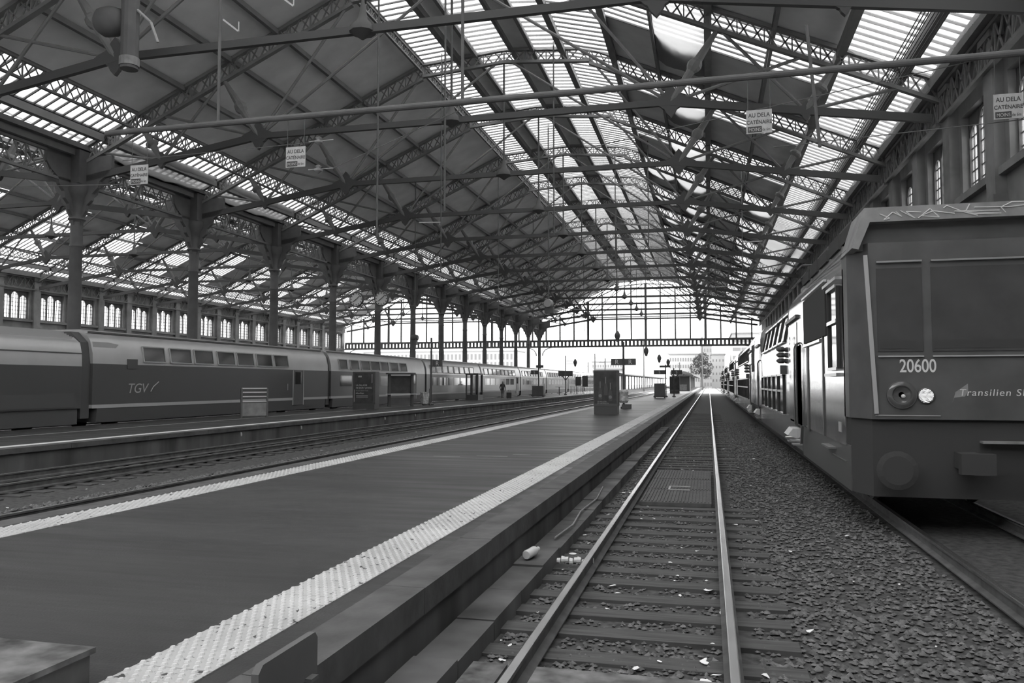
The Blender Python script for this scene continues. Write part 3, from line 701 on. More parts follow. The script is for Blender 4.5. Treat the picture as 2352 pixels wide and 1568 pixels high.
for s, hx, mx_ in ((-1, -.8, -.48), (1, 1.0, None)):
    hl = obj('headlight', MB().lathe([(.19, .0), (.19, -.03), (.15, -.05), (.13, -.05), (.115, -.02), (.04, .0)], 24, (hx, 0, 1.8), 'y'), 'headlamp', dc, smooth=True)
    obj('headlight_bulb', MB().lathe([(.03, -.01), (.025, -.04), (.005, -.05)], 10, (hx + .02, 0, 1.78), 'y'), 'white', hl)
    obj('headlight_ring', MB().lathe([(.2, 0), (.2, -.03), (.165, -.035), (.165, 0)], 24, (hx, 0, 1.8), 'y'), 'dark', hl)
    bf = obj('buffer', MB().lathe([(.12, .15), (.12, -.28), (.26, -.3), (.27, -.36), (.2, -.38)], 18, (s * .95, 0, .76), 'y'), 'apron', dc)
    if mx_ is None: continue
    ml = obj('marker_lamp', MB().lathe([(.115, 0), (.115, -.025), (.1, -.03)], 22, (mx_, 0, 1.79), 'y'), 'dark', dc)
    pr = MB()
    for j in range(11):
        zz = -.09 + .018 * j; hw = math.sqrt(max(0, .1 ** 2 - zz ** 2)); n = max(2, int(hw * 2 / .016))
        for i in range(n): pr.box(mx_ - hw + i * .016, mx_ - hw + i * .016 + .012, -.04, -.03, 1.79 + zz - .005 + .004 * math.sin(i * 1.3), 1.79 + zz + .005 + .004 * math.sin(i * 1.3))
    obj('prism_lens', pr, 'markerlight', ml)
obj('coupler', MB().box(-.12, .14, -.45, .2, .78, 1.0).box(-.2, .22, -.55, -.4, .74, 1.02), 'apron', dc)
text('lettering', '20600', .262, 'white', (-.82, -.004, 2.125), FACE_Y, dc, sx=.74, bold=.003)
text('lettering', 'Transilien SNCF', .135, 'white', (-.06, -.004, 1.79), FACE_Y, dc, shear=.15, sx=1.05, space=1.15)
obj('emblem', MB().prism([(-.14, 1.7), (-.1, 1.84), (.06, 1.96), (.06, 1.86), (.02, 1.78), (-.12, 1.76)], 'y', -.003, 0), 'roofpanel', dc)
# side fittings
w_ = win(dc, 'cab_side_window', -1.415, 1.3, 2.3, 2.2, 3.54, sash=True)
obj('window_sill', MB().box(-1.5, -1.4, 1.15, 2.5, 2.08, 2.13), 'chrome', dc); obj('window_hood', MB().box(-1.5, -1.4, 1.1, 2.6, 3.62, 3.67), 'chrome', dc)
win(dc, 'dark_side_panel', -1.425, 2.75, 6.1, 2.82, 3.74, frame=False, mt='apron'); obj('panel_rail', MB().box(-1.46, -1.41, 2.7, 6.2, 3.78, 3.82), 'chrome', dc); obj('panel_rail', MB().box(-1.46, -1.41, 3.4, 6.1, 2.74, 2.79), 'chrome', dc)
obj('body_seam', MB().box(-1.43, -1.405, 3.2, 3.32, 1.0, 3.7), 'dark', dc); obj('body_seam', MB().box(-1.43, -1.405, 5.5, 5.75, .95, 2.8), 'dark', dc)
obj('cab_skirt', MB().box(-1.395, -1.3, .6, 6.9, .34, 1.02), 'dark', dc); obj('skirt_strip', MB().box(-1.41, -1.39, 1.0, 2.4, .74, .755), 'chrome', dc)
obj('cab_step', MB().box(-1.52, -1.38, 2.0, 2.9, .86, .89), 'chrome', dc); obj('cable_guard', MB().prism([(6.5, .62), (6.62, .6), (6.38, 1.02), (6.28, 1.02)], 'x', -1.5, -1.44), 'chrome', dc)
obj('notice_plate', MB().box(-1.418, -1.405, 1.35, 1.6, 1.18, 1.34), 'grey', dc)
door_set(dc, 8.0); side_lamp(dc, 11.0); deck_windows(dc, 11.0, 20.4, 5); door_set(dc, 22.6)
# following coach, copied along the train
pc = empty('passenger_car', (TX, 38.4, 0)); tag(pc, 'stainless double deck coach right behind the driving car', 'train', 'suburban train coaches')
obj('deck_shell', MB().prism(LOWP, 'y', 4.2, 21.4), 'steel', pc, smooth=True)
for a, b in ((.15, 4.2), (21.4, 25.6)): obj('end_shell', MB().prism(HIGHP, 'y', a, b), 'steel', pc, smooth=True); underside(pc, a, b)
obj('gangway', MB().box(-.9, .9, -.25, .2, .9, 4.0), 'black', pc); bogie(pc, 2.4); bogie(pc, 23.4)
win(pc, 'dark_side_panel', -1.425, .5, 1.9, 2.5, 3.74, frame=False, mt='apron'); door_set(pc, 3.0); side_lamp(pc, 6.0); deck_windows(pc, 5.6, 20.6, 8); door_set(pc, 22.4); side_lamp(pc, 21.2)
names = ['second stainless double deck coach behind the driving car', 'third stainless double deck coach behind the driving car', 'fourth stainless double deck coach, near the open hall end']
for k in range(3):
    c_ = copy_tree(pc); c_.location.y = 38.4 + 25.9 * (k + 1); tag(c_, names[k])

# ================================================================ high speed train (left)
HX = -24.65
UP = [(1.45, 2.72), (1.43, 3.1), (1.3, 3.6), (1.12, 3.86), (.8, 4.06), (-.8, 4.06), (-1.12, 3.86), (-1.3, 3.6), (-1.43, 3.1), (-1.45, 2.72)]
LOW = [(1.45, 1.12), (1.45, 2.72), (-1.45, 2.72), (-1.45, 1.12)]
STR_ = [(1.455, .98), (1.455, 1.12), (-1.455, 1.12), (-1.455, .98)]
SK = [(1.4, .42), (1.44, .98), (-1.44, .98), (-1.4, .42)]
def hs_window(parent, y0, y1, z0=2.86, z1=3.5):
    xa, xb = 1.447, 1.335
    o = obj('upper_window', MB().add([(xa + .03, y0, z0), (xa + .03, y1, z0), (xb + .03, y1, z1), (xb + .03, y0, z1), (xa - .05, y0, z0), (xa - .05, y1, z0), (xb - .05, y1, z1), (xb - .05, y0, z1)],
            [(3, 2, 1, 0), (4, 5, 6, 7), (0, 1, 5, 4), (1, 2, 6, 5), (2, 3, 7, 6), (3, 0, 4, 7)]), 'dglass', parent)
    f = MB(); q = [(xa + .03, y0, z0), (xa + .03, y1, z0), (xb + .03, y1, z1), (xb + .03, y0, z1)]
    for a, b in zip(q, q[1:] + q[:1]): f.bar(a, b, .05, .05)
    obj('window_frame', f, 'grey', o)
def hs_car(y0, L, label, wins, doors, low=False):
    c = empty('coach', (HX, y0, 0)); tag(c, label, 'train', 'high speed train cars')
    obj('upper_body', MB().prism(UP, 'y', .22, L - .22), 'silver', c, smooth=True)
    obj('lower_body', MB().prism(LOW, 'y', .22, L - .22), 'navy', c)
    obj('light_stripe', MB().prism(STR_, 'y', .22, L - .22), 'grey', c); obj('skirt', MB().prism(SK, 'y', .5, L - .5), 'dark', c)
    obj('gangway', MB().prism([(1.3, .6), (1.33, 2.7), (1.2, 3.55), (.75, 3.95), (-.75, 3.95), (-1.2, 3.55), (-1.33, 2.7), (-1.3, .6)], 'y', -.2, .24), 'black', c)
    obj('roof_rail', MB().box(1.0, 1.06, .4, L - .4, 3.93, 4.0), 'dark', c)
    for w in wins: hs_window(c, *w)
    for y in doors:
        d = obj('door', MB().box(1.43, 1.462, y, y + 1.15, .7, 2.68), 'dark', c); obj('door_pane', MB().box(1.45, 1.47, y + .22, y + .93, 1.9, 2.6), 'dglass', d)
        obj('door_trim', MB().box(1.44, 1.475, y - .05, y, .7, 2.7).box(1.44, 1.475, y + 1.15, y + 1.2, .7, 2.7), 'grey', d)
        text('lettering', '1', .55, 'grey', (1.46, y - .75, 1.55), FACE_X, c)
    return c
JY = [25.9, 46.0, 63.6, 80.5, 98.4, 115.2, 133.9, 152.0, 170.0]
w1 = [(28.97, 30.36), (30.71, 32.21), (32.44, 33.88), (34.24, 35.67), (35.9, 37.42), (37.71, 39.23), (39.45, 40.95)]
labs = ['silver double deck coach with seven upper windows behind the locomotive', 'second silver coach behind the dark advertising panel', 'third silver coach behind the platform sign R', 'fourth silver coach behind the walking person',
        'fifth silver coach behind the wheeled box', 'sixth silver coach near the double sign post', 'seventh silver coach by the platform fence', 'last silver coach in view beyond the hall end']
for i, lb in enumerate(labs):
    y0, L = JY[i], JY[i + 1] - JY[i]
    if i == 0: ws = [(a - y0, b - y0) for a, b in w1]; ds = [41.5 - y0]
    elif i == 1: ws = [(a - y0, b - y0) for a, b in ((47.4, 48.6), (49.1, 50.4), (50.75, 52.2), (52.4, 53.95), (54.2, 55.6), (56, 57.5), (57.9, 59.3))]; ds = [60.2 - y0]
    else: n = 8; ws = [(1.2 + k * (L - 3.6) / n, 1.2 + (k + .82) * (L - 3.6) / n) for k in range(n)]; ds = [L - 2.2]
    c = hs_car(y0, L, lb, ws, ds)
    if i == 0:
        text('lettering', 'TGV', .56, 'grey', (1.46, 28.0 - y0, 1.56), FACE_X, c, shear=.25, sx=1.15, space=.95)
        obj('lettering_swoosh', MB().path([(1.462, 29.45 - y0, 1.6), (1.462, 29.6 - y0, 1.8), (1.462, 29.95 - y0, 2.02)], .02, 4), 'grey', c)
        obj('end_panel', MB().prism([(26.2 - y0, 2.74), (26.75 - y0, 2.74), (27.6 - y0, 3.52), (27.0 - y0, 3.58), (26.2 - y0, 3.58)], 'x', 1.25, 1.36), 'silver', c)
        obj('vent_box', MB().box(1.42, 1.47, 28.0 - y0, 28.6 - y0, 2.55, 2.95), 'dark', c)
    else:
        for k in range(6): obj('lower_window', MB().box(1.44, 1.46, 1.5 + k * (L - 4.5) / 6, 1.5 + (k + .8) * (L - 4.5) / 6, 1.75, 2.45), 'dglass', c)
# power car
lo = empty('locomotive', (HX, 8.0, 0)); tag(lo, 'silver and dark power car of the high speed train at the far left', 'train', 'high speed train cars')
L = 17.6
obj('upper_body', MB().prism([(1.42, 2.6), (1.4, 3.1), (1.3, 3.5), (1.0, 3.72), (-1.0, 3.72), (-1.3, 3.5), (-1.4, 3.1), (-1.42, 2.6)], 'y', 0, L), 'silver', lo, smooth=True)
obj('lower_body', MB().prism([(1.42, 1.0), (1.42, 2.6), (-1.42, 2.6), (-1.42, 1.0)], 'y', 0, L), 'navy', lo); obj('skirt', MB().box(-1.35, 1.35, .2, L - .1, .4, 1.0), 'dark', lo)
obj('body_seam', MB().box(1.40, 1.432, 0, L, 3.08, 3.11), 'dark', lo)
for k in range(5): obj('roof_rib', MB().box(1.06 - .12 * k, 1.1 - .12 * k, 8.0, L - .2, 3.6 + .055 * k, 3.74 + .055 * k), 'grey', lo)
pgl = obj('pantograph', MB().path([(-.4, 11, 3.8), (-.4, 9.4, 4.6), (-.4, 11, 5.6)], .04).path([(.4, 11, 3.8), (.4, 9.4, 4.6), (.4, 11, 5.6)], .04).tube((-.9, 11, 5.6), (.9, 11, 5.6), .04), 'dark', lo)
obj('insulator', MB().lathe([(.2, 3.75), (.32, 3.9), (.16, 4.0), (.3, 4.1), (.14, 4.3)], 12, (.2, 13.2, 0)), 'dark', lo)
obj('lower_panel', MB().box(1.425, 1.435, .5, L - .3, 1.05, 1.55), 'dark', lo)
for c_ in [o for o in col.objects if o.name.split('.')[0] in ('coach', 'locomotive')]:
    Lc = L if c_.name.startswith('loco') else 17.5
    for yy in (2.0, Lc - 2.0):
        obj('wheel', MB().lathe([(.42, -.06), (.46, 0), (.42, .06)], 14, (.75, yy, .46), 'x'), 'rail', c_); obj('wheel', MB().lathe([(.42, -.06), (.46, 0), (.42, .06)], 14, (-.75, yy, .46), 'x'), 'rail', c_)

# ================================================================ platform furniture
def sign_post(loc, h, panels, label, letter=None, base=False, size=.3):
    p = empty('sign_post', (loc[0], loc[1], ZP)); tag(p, label, 'sign')
    obj('pole', MB().tube((0, 0, 0), (0, 0, h), .07, 10), 'dark', p)
    obj('pole_base', MB().lathe([(.2, 0), (.2, .1), (.1, .18)], 12), 'dark', p)
    for (x0, x1, z0, z1) in panels:
        s = obj('sign_panel', MB().box(x0, x1, -.05, .05, z0 - ZP, z1 - ZP), 'dark', p)
        if letter: text('lettering', letter, size, 'white', ((x0 + x1) / 2, -.055, (z0 + z1) / 2 - ZP - size * .35), FACE_Y, s, 'CENTER')
    return p
rr = sign_post((-5.19, 50.3), 4.2, [(-.78, -.06, 3.08, 3.5), (.06, .78, 3.08, 3.5)], 'platform sign post with two dark panels reading R R', 'R', size=.4)
obj('pole_wrap', MB().lathe([(.22, .35), (.3, .5), (.26, .8), (.3, 1.05), (.2, 1.2)], 10), 'bag', rr); obj('pole_block', MB().box(-.1, .45, -.3, .3, 0, .28), 'iron', rr)
r1 = sign_post((-19.6, 54.9), 4.9, [(.1, .85, 3.15, 3.62)], 'tall sign post with one dark panel reading R', 'R', size=.42)
def kiosk(loc, w, d, h, label, lines):
    k = empty('advertising_column', (loc[0], loc[1], ZP)); tag(k, label, 'advertisement')
    obj('plinth', MB().box(-w / 2 + .02, w / 2 - .02, -d / 2 + .02, d / 2 - .02, 0, .42), 'dark', k)
    obj('case', MB().box(-w / 2, w / 2, -d / 2, d / 2, .42, h), 'iron', k)
    ps = obj('poster', MB().box(-w / 2 + .05, w / 2 - .05, -d / 2 - .012, -d / 2, .55, h - .06), 'poster', k)
    return k, ps
k1, ps = kiosk((-5.16, 41.4), 1.24, .9, 2.26, 'dark advertising column with a bottle poster on the middle platform', None)
for i, (bx, z0) in enumerate(((-.27, .75), (.02, .98), (.25, .68))):     # pale bottle shapes on the poster
    b_ = MB().prism([(bx - .09, z0), (bx + .09, z0), (bx + .1, z0 + .35), (bx + .035, z0 + .62), (bx + .03, z0 + .95), (bx - .03, z0 + .95), (bx - .035, z0 + .62), (bx - .1, z0 + .35)], 'y', -.47, -.462)
    q = obj('bottle_print', b_, 'dark', ps)
    obj('bottle_glint', MB().box(bx - .008, bx + .008, -.474, -.47, z0 + .6, z0 + .93), 'grey', q)
    if i != 1: obj('bottle_label', MB().lathe([(.085, -.474), (.085, -.47)], 16, (bx, 0, z0 + .2), 'y'), 'roofpanel', q)
text('lettering', 'LE MEILLEUR', .085, 'grey', (-.42, -.475, .62), FACE_Y, ps); text('lettering', 'EST UNE RECETTE', .085, 'grey', (-.42, -.475, .53), FACE_Y, ps, sx=.85)
k2, ps2 = kiosk((-5.1, 125.4), 1.5, 1.1, 2.6, 'tall dark advertising column near the far canopy', None)
def rolling_box(loc, w, h, label):
    c = empty('rolling_box', (loc[0], loc[1], ZP)); tag(c, label, 'trolley', 'rolling boxes')
    obj('base', MB().box(-w / 2 - .08, w / 2 + .08, -.55, .55, .08, .24), 'black', c)
    obj('body', MB().prism([(-w / 2, .24), (w / 2, .24), (w / 2 - .02, h), (-w / 2 + .02, h)], 'y', -.45, .45), 'iron', c)
    obj('lid', MB().box(-w / 2 - .02, w / 2 + .02, -.47, .47, h, h + .06), 'dark', c)
    for sx in (-1, 1):
        for sy in (-1, 1): obj('wheel', MB().lathe([(.08, -.03), (.08, .03)], 10, (sx * (w / 2 - .05), sy * .4, .08), 'x'), 'black', c)
rolling_box((-5.1, 86.5), 1.1, 1.5, 'dark wheeled box standing on the middle platform'); rolling_box((-19.2, 90.5), 1.3, 1.2, 'dark wheeled box standing on the far platform')
# ad panel with lettering on the far platform
ad = empty('advertising_panel', (-20.55, 45.6, ZP)); tag(ad, 'dark poster panel with white lettering beside the silver train', 'advertisement')
obj('plinth', MB().box(-.7, .75, -.35, .35, 0, .3), 'dark', ad); obj('case', MB().box(-.72, .77, -.3, .3, .3, 2.3), 'dark', ad)
pp = obj('poster', MB().box(-.6, .64, -.315, -.3, .4, 2.2), 'poster', ad)
for t_, z_, s_ in (('LA MALADIE', 1.42, .135), ('NE DORT JAMAIS.', 1.26, .135), ('NOUS NON PLUS.', 1.1, .1), ('#SansRépit', .94, .12)): text('lettering', t_, s_, 'lgrey' if s_ > .1 else 'roofpanel', (-.5, -.318, z_), FACE_Y, pp)
for z_ in (.72, .8): obj('print_bar', MB().box(-.48, .3, -.32, -.315, z_, z_ + .035), 'grey', pp)
obj('print_mark', MB().box(-.35, -.12, -.32, -.315, 1.95, 2.05), 'grey', pp); obj('edge_strip', MB().box(-.62, -.6, -.32, -.3, .45, 1.2), 'lgrey', pp); obj('edge_strip', MB().box(.55, .58, -.32, -.3, 1.6, 2.15), 'lgrey', pp)  # small print mark and pale strips at the poster edges
# slatted rack
rk = empty('luggage_rack', (-20.6, 33.3, ZP)); tag(rk, 'grey slatted steel rack standing on the far platform', 'rack'); rk.rotation_euler.z = R(55)
for x in (-.62, .62): obj('leg', MB().box(x - .04, x + .04, -.04, .04, 0, 1.35), 'iron', rk)
for z_ in (.72, .95, 1.15, 1.33): obj('slat', MB().box(-.6, .6, -.03, .03, z_, z_ + .05), 'lgrey', rk)
obj('panel', MB().box(-.58, .58, -.02, .02, .08, .68), 'roofpanel', rk)
# shelter frame with seat
sh = empty('waiting_shelter', (-20.6, 51.5, ZP)); tag(sh, 'open dark shelter frame with a bright seat rail behind the poster panel', 'shelter'); sh.rotation_euler.z = R(35)
for x in (-.8, .8): obj('post', MB().box(x - .09, x + .09, -.1, .1, 0, 2.2), 'dark', sh)
obj('roof', MB().box(-.95, .95, -.4, .4, 2.2, 2.3), 'dark', sh); obj('back_pane', MB().box(-.7, .7, -.01, .01, .9, 2.1), 'poster', sh); obj('seat_rail', MB().box(-1.1, 1.1, -.3, -.1, .82, .86), 'white', sh); obj('lower_panel', MB().box(-.7, .7, -.03, .03, .12, .6), 'iron', sh)
# bin bag on its hoop
bb = empty('bin_bag', (-19.75, 54.0, ZP)); tag(bb, 'clear bin bag hanging from a hoop on the far platform', 'bin')
bgm = MB(); n = 12
for j in range(7):
    for i in range(n):
        q = 6.283 * i / n; r = (.3, .34, .31, .29, .31, .28, .16)[j] * (1 + .12 * math.sin(3 * q + j) + .08 * math.sin(7 * q)); bgm.v.append((r * math.cos(q), r * math.sin(q), (.92, .8, .62, .42, .25, .1, .03)[j]))
for j in range(6):
    for i in range(n): bgm.f.append((j * n + i, j * n + (i + 1) % n, (j + 1) * n + (i + 1) % n, (j + 1) * n + i))
bgm.f.append(tuple(range(6 * n, 7 * n)))
obj('bag', bgm, 'bag', bb, smooth=True); obj('hoop', MB().lathe([(.33, .9), (.35, .92), (.33, .95), (.31, .92)], 16), 'grey', bb); obj('stand', MB().box(.35, .42, -.04, .04, 0, 1.2), 'dark', bb)
# glass booth
bo_ = empty('ticket_booth', (-21.5, 72.3, ZP)); tag(bo_, 'tall dark glazed booth on the far platform', 'booth')
obj('base', MB().box(-.6, .6, -.8, .8, 0, .5), 'dark', bo_); obj('roof', MB().box(-.62, .62, -.85, .85, 2.35, 2.5), 'dark', bo_)
for x in (-.55, 0, .55):
    for y in (-.75, .75): obj('post', MB().box(x - .06, x + .06, y - .06, y + .06, .5, 2.35), 'dark', bo_)
for x in (-.28, .28): obj('pane', MB().box(x - .2, x + .2, -.76, -.74, .5, 2.35), 'clear', bo_)
# person walking with a suitcase
def person(loc):
    root = empty('person', loc); tag(root, 'person in a dark jacket walking along the far platform', 'person')
    J = dict(pel=(0, 0, .95), wst=(0, .01, 1.12), chs=(0, .04, 1.36), nek=(0, .05, 1.52), hed=(0, .07, 1.62), top=(0, .07, 1.74), lh=(-.1, 0, .9), lk=(-.11, .12, .5), la=(-.1, .02, .09), lt=(-.1, .18, .04),
             rh=(.1, 0, .9), rk=(.11, -.02, .5), ra=(.11, -.25, .12), rt=(.11, -.12, .05), ls=(-.2, .03, 1.42), le=(-.27, -.05, 1.13), lw=(-.24, .1, .9), lf=(-.24, .14, .8), rs=(.2, .03, 1.42), re=(.27, .02, 1.13), rw=(.29, .02, .88), rf=(.29, .03, .78))
    K = list(J); E_ = [('pel', 'wst'), ('wst', 'chs'), ('chs', 'nek'), ('nek', 'hed'), ('hed', 'top'), ('pel', 'lh'), ('lh', 'lk'), ('lk', 'la'), ('la', 'lt'), ('pel', 'rh'), ('rh', 'rk'), ('rk', 'ra'), ('ra', 'rt'), ('chs', 'ls'), ('ls', 'le'), ('le', 'lw'), ('lw', 'lf'), ('chs', 'rs'), ('rs', 're'), ('re', 'rw'), ('rw', 'rf')]
    rad = dict(pel=.17, wst=.16, chs=.18, nek=.06, hed=.1, top=.075, lh=.1, lk=.065, la=.05, lt=.04, rh=.1, rk=.065, ra=.05, rt=.04, ls=.085, le=.06, lw=.04, lf=.035, rs=.085, re=.06, rw=.04, rf=.035)
    me = bpy.data.meshes.new('body'); me.from_pydata([J[k] for k in K], [(K.index(a), K.index(b)) for a, b in E_], []); me.materials.append(M['coat'])
    o = bpy.data.objects.new('body', me); col.objects.link(o); o.parent = root
    sk = o.modifiers.new('skin', 'SKIN'); sk.use_smooth_shade = True; o.modifiers.new('sub', 'SUBSURF').levels = 1; o.modifiers['sub'].render_levels = 1
    for i, k in enumerate(K): me.skin_vertices[0].data[i].radius = (rad[k], rad[k])
    me.skin_vertices[0].data[0].use_root = True
    obj('hair', MB().lathe([(.05, -.1), (.1, -.06), (.112, 0), (.09, .07), (.03, .1)], 10, (0, .06, 1.7)), 'grey', root, smooth=True)
    for s in (-1, 1):
        tr = MB(); a = Vector(J['lh' if s < 0 else 'rh']); b = Vector(J['lk' if s < 0 else 'rk']); c = Vector(J['la' if s < 0 else 'ra']); tr.tube(a, b, .115, 10, .085); tr.tube(b, c, .085, 10, .07); obj('trouser_leg', tr, 'trousers', root)
    return root
person((-20.9, 80.6, ZP))
su = empty('suitcase', (-20.1, 80.2, ZP)); tag(su, 'dark suitcase standing beside the walking person', 'suitcase')
obj('shell', MB().box(-.25, .25, -.14, .14, .05, .62), 'coat', su); obj('handle', MB().path([(-.1, 0, .62), (-.1, 0, .85), (.1, 0, .85), (.1, 0, .62)], .015), 'dark', su)
for x in (-.2, .2): obj('wheel', MB().lathe([(.05, -.03), (.05, .03)], 8, (x, 0, .05), 'x'), 'black', su)
# more sign posts, fence and screens down the far platform
sp = sign_post((-19.9, 94.0), 3.9, [(-.95, -.06, 3.0, 3.5)], 'sign post with one dark panel reading S behind the wheeled box', 'S', size=.42)
obj('clock_box', MB().box(-.3, .6, -.12, .12, 3.4, 3.75), 'dark', sp)
dp = sign_post((-18.9, 107.0), 5.3, [(-1.0, -.08, 2.9, 3.6), (.08, 1.0, 2.9, 3.6)], 'forked sign post with two plain dark panels on the far platform')
obj('fork', MB().path([(0, 0, 2.0), (-.5, 0, 2.6)], .07).path([(0, 0, 2.0), (.5, 0, 2.6)], .07), 'dark', dp)
for k in range(5): obj('slat', MB().box(.1, 1.1, -.04, .04, 4.0 + k * .14, 4.07 + k * .14), 'grey', dp)
tb = empty('standing_table', (-19.6, 106.0, ZP)); tag(tb, 'small white standing table beside the forked sign post', 'table'); obj('table_top', MB().box(-.5, .5, -.3, .3, 1.05, 1.1), 'white', tb); obj('leg', MB().tube((0, 0, 0), (0, 0, 1.05), .06), 'dark', tb)
for i, (x, y, z0, z1, lb) in enumerate(((-18.6, 116, 1.2, 2.5, 'dark information screen on a pole, first beyond the forked sign'), (-18.2, 120, 1.0, 2.7, 'dark information screen on a pole, second beyond the forked sign'), (-17.6, 128, .2, 2.0, 'dark poster screen standing by the platform fence'))):
    s = empty('information_screen', (x, y, ZP)); tag(s, lb, 'screen', 'screens on the far platform'); obj('pole', MB().tube((-.3, 0, 0), (-.3, 0, z1), .05), 'dark', s); obj('screen', MB().box(-.42, .42, -.06, .06, z0, z1), 'dark', s)
fe = empty('railing', (-19.2, 113, ZP)); tag(fe, 'pale railing with thin uprights on the far platform', 'railing')
obj('top_rail', MB().box(-.1, 3.2, -.04, .04, 1.02, 1.08), 'white', fe)
for k in range(16): obj('upright', MB().box(-.1 + k * .21, -.06 + k * .21, -.03, .03, 0, 1.02), 'dark' if k < 9 else 'white', fe)
s2 = sign_post((-4.75, 92.5), 3.7, [(-1.35, -.05, 2.95, 3.45)], 'sign post with a dark panel reading S on the middle platform', 'S', size=.42); obj('clock_box', MB().box(-.7, .5, -.12, .12, 3.35, 3.6), 'dark', s2)
s3 = sign_post((-3.9, 93.5), 3.3, [(-.3, .95, 2.95, 3.45)], 'forked sign post reading S at the middle platform', 'S', size=.42); obj('fork', MB().path([(0, 0, 2.1), (.55, 0, 2.6)], .06).path([(0, 0, 2.1), (-.25, 0, 2.6)], .06), 'dark', s3)

# ================================================================ things hanging in the hall
tb_ = empty('catenary_beam', (0, 20.0, 0)); tag(tb_, 'long round catenary support tube hung across the tracks', 'beam')
obj('tube', MB().tube((-17.5, 0, 9.46), (9.6, 0, 9.46), .085, 12), 'iron', tb_)
for x, zt in ((-13.7, zr(-1.9) + .03), (-6.3, zr(5.5) + .03), (8.9, zr(20.7) + .03)): obj('hanger_rod', MB().tube((x, 0, 9.46), (x, 0, zt), .045, 8), 'iron', tb_)
obj('hanger_rod', MB().tube((2.65, 0, 7.6), (2.4, 0, 10.6), .04, 8), 'iron', tb_)
for x0, x1, z0, z1 in ((-17.0, -10.8, 8.62, 8.72), (-10.04, -6.3, 7.92, 9.3), (-3.0, 9.2, 8.0, 9.9), (-26, -17, 8.3, 7.9), (1.6, 9.2, 7.7, 8.05)):
    tag(obj('span_wire', MB().tube((x0, 20.0 if x0 == -10.04 else 20.1, z0), (x1, 20.05 if x0 == -10.04 else 20.1, z1), .012, 5), 'iron'), None)
for i, o in enumerate([o for o in col.objects if o.name.split('.')[0] == 'span_wire']):
    tag(o, ('thin cross wire above the sign at the left of centre', 'thin cross wire below the two insulators', 'thin wire rising from the tube to the right wall', 'thin cross wire by the shaded sign at the far left', 'thin cross wire by the sign at the right wall')[i], 'wire')
for i, (x0, z0, lb) in enumerate(((-11.2, 8.31, 'white warning sign hung left of centre beside two insulators'), (-16.32, 8.13, 'shaded warning sign hung before the far left roof strip'), (1.27, 8.33, 'white warning sign hung above the right part of the tracks'), (6.69, 8.25, 'white warning sign hung beside the right wall windows'))):
    s = empty('warning_sign', (x0, 20.0, z0)); tag(s, lb, 'sign', 'catenary warning signs')
    obj('plate', MB().box(-.3, .3, -.012, .012, -.29, .29), 'signplate', s)
    for t_, z_, h_ in (('AU DELA', .11, .145), ('CATÉNAIRE', -.06, .13)): text('lettering', t_, h_, 'ink', (0, -.014, z_), FACE_Y, s, 'CENTER', sx=.86, bold=.002)
    obj('word_plate', MB().box(-.27, .06, -.016, -.012, -.265, -.12), 'ink', s); text('lettering', 'MOINS', .115, 'signplate', (-.105, -.018, -.235), FACE_Y, s, 'CENTER', sx=.8)
    text('lettering', 'de 6m', .1, 'ink', (.07, -.014, -.235), FACE_Y, s, sx=.75)
    for x in (-.26, .26): obj('hanger', MB().tube((x, 0, .29), (x, 0, 9.42 - z0), .008, 5), 'iron', s)
for k, (x, z, lb) in enumerate(((-10.5, 8.72, 'upper glass insulator beside the hanging warning sign'), (-10.5, 7.92, 'lower glass insulator beside the hanging warning sign'))):
    i_ = empty('insulator', (x, 20.0, z)); tag(i_, lb, 'insulator'); obj('disc', MB().lathe([(.02, -.12), (.11, -.05), (.12, 0), (.05, .03), (.1, .08), (.03, .12)], 14), 'lens', i_, smooth=True); obj('wire', MB().tube((-.3, 0, 0), (.45, 0, 0), .012, 5), 'grey', i_)
# clocks on a column
for x, lb in ((-34.25, 'round station clock on the left of the column bracket'), (-31.55, 'round station clock on the right of the column bracket')):
    ck = empty('station_clock', (x, 73.6, 10.35)); tag(ck, lb, 'clock', 'clocks on the column')
    obj('case', MB().lathe([(.66, .25), (.74, .2), (.76, -.05), (.7, -.1), (.66, -.08), (.66, 0)], 28, (0, 0, 0), 'y'), 'dark', ck, smooth=True); obj('dial', MB().lathe([(.67, -.02), (.67, -.05)], 28, (0, 0, 0), 'y'), 'dial', ck)
    for k in range(12):
        a = R(30 * k); obj('hour_mark', MB().bar((.5 * math.sin(a), -.06, .5 * math.cos(a)), (.62 * math.sin(a), -.06, .62 * math.cos(a)), .08, .02, (0, 1, 0)), 'ink', ck)
    for a, l, w in ((R(48), .55, .05), (R(232), .4, .07)): obj('hand', MB().bar((0, -.08, 0), (l * math.sin(a), -.08, l * math.cos(a)), w, .02, (0, 1, 0)), 'ink', ck)
    obj('bracket_arm', MB().bar((0, .1, .7), ((-33.0 - x) * .7, 1.9, 1.2), .12, .12), 'iron', ck)
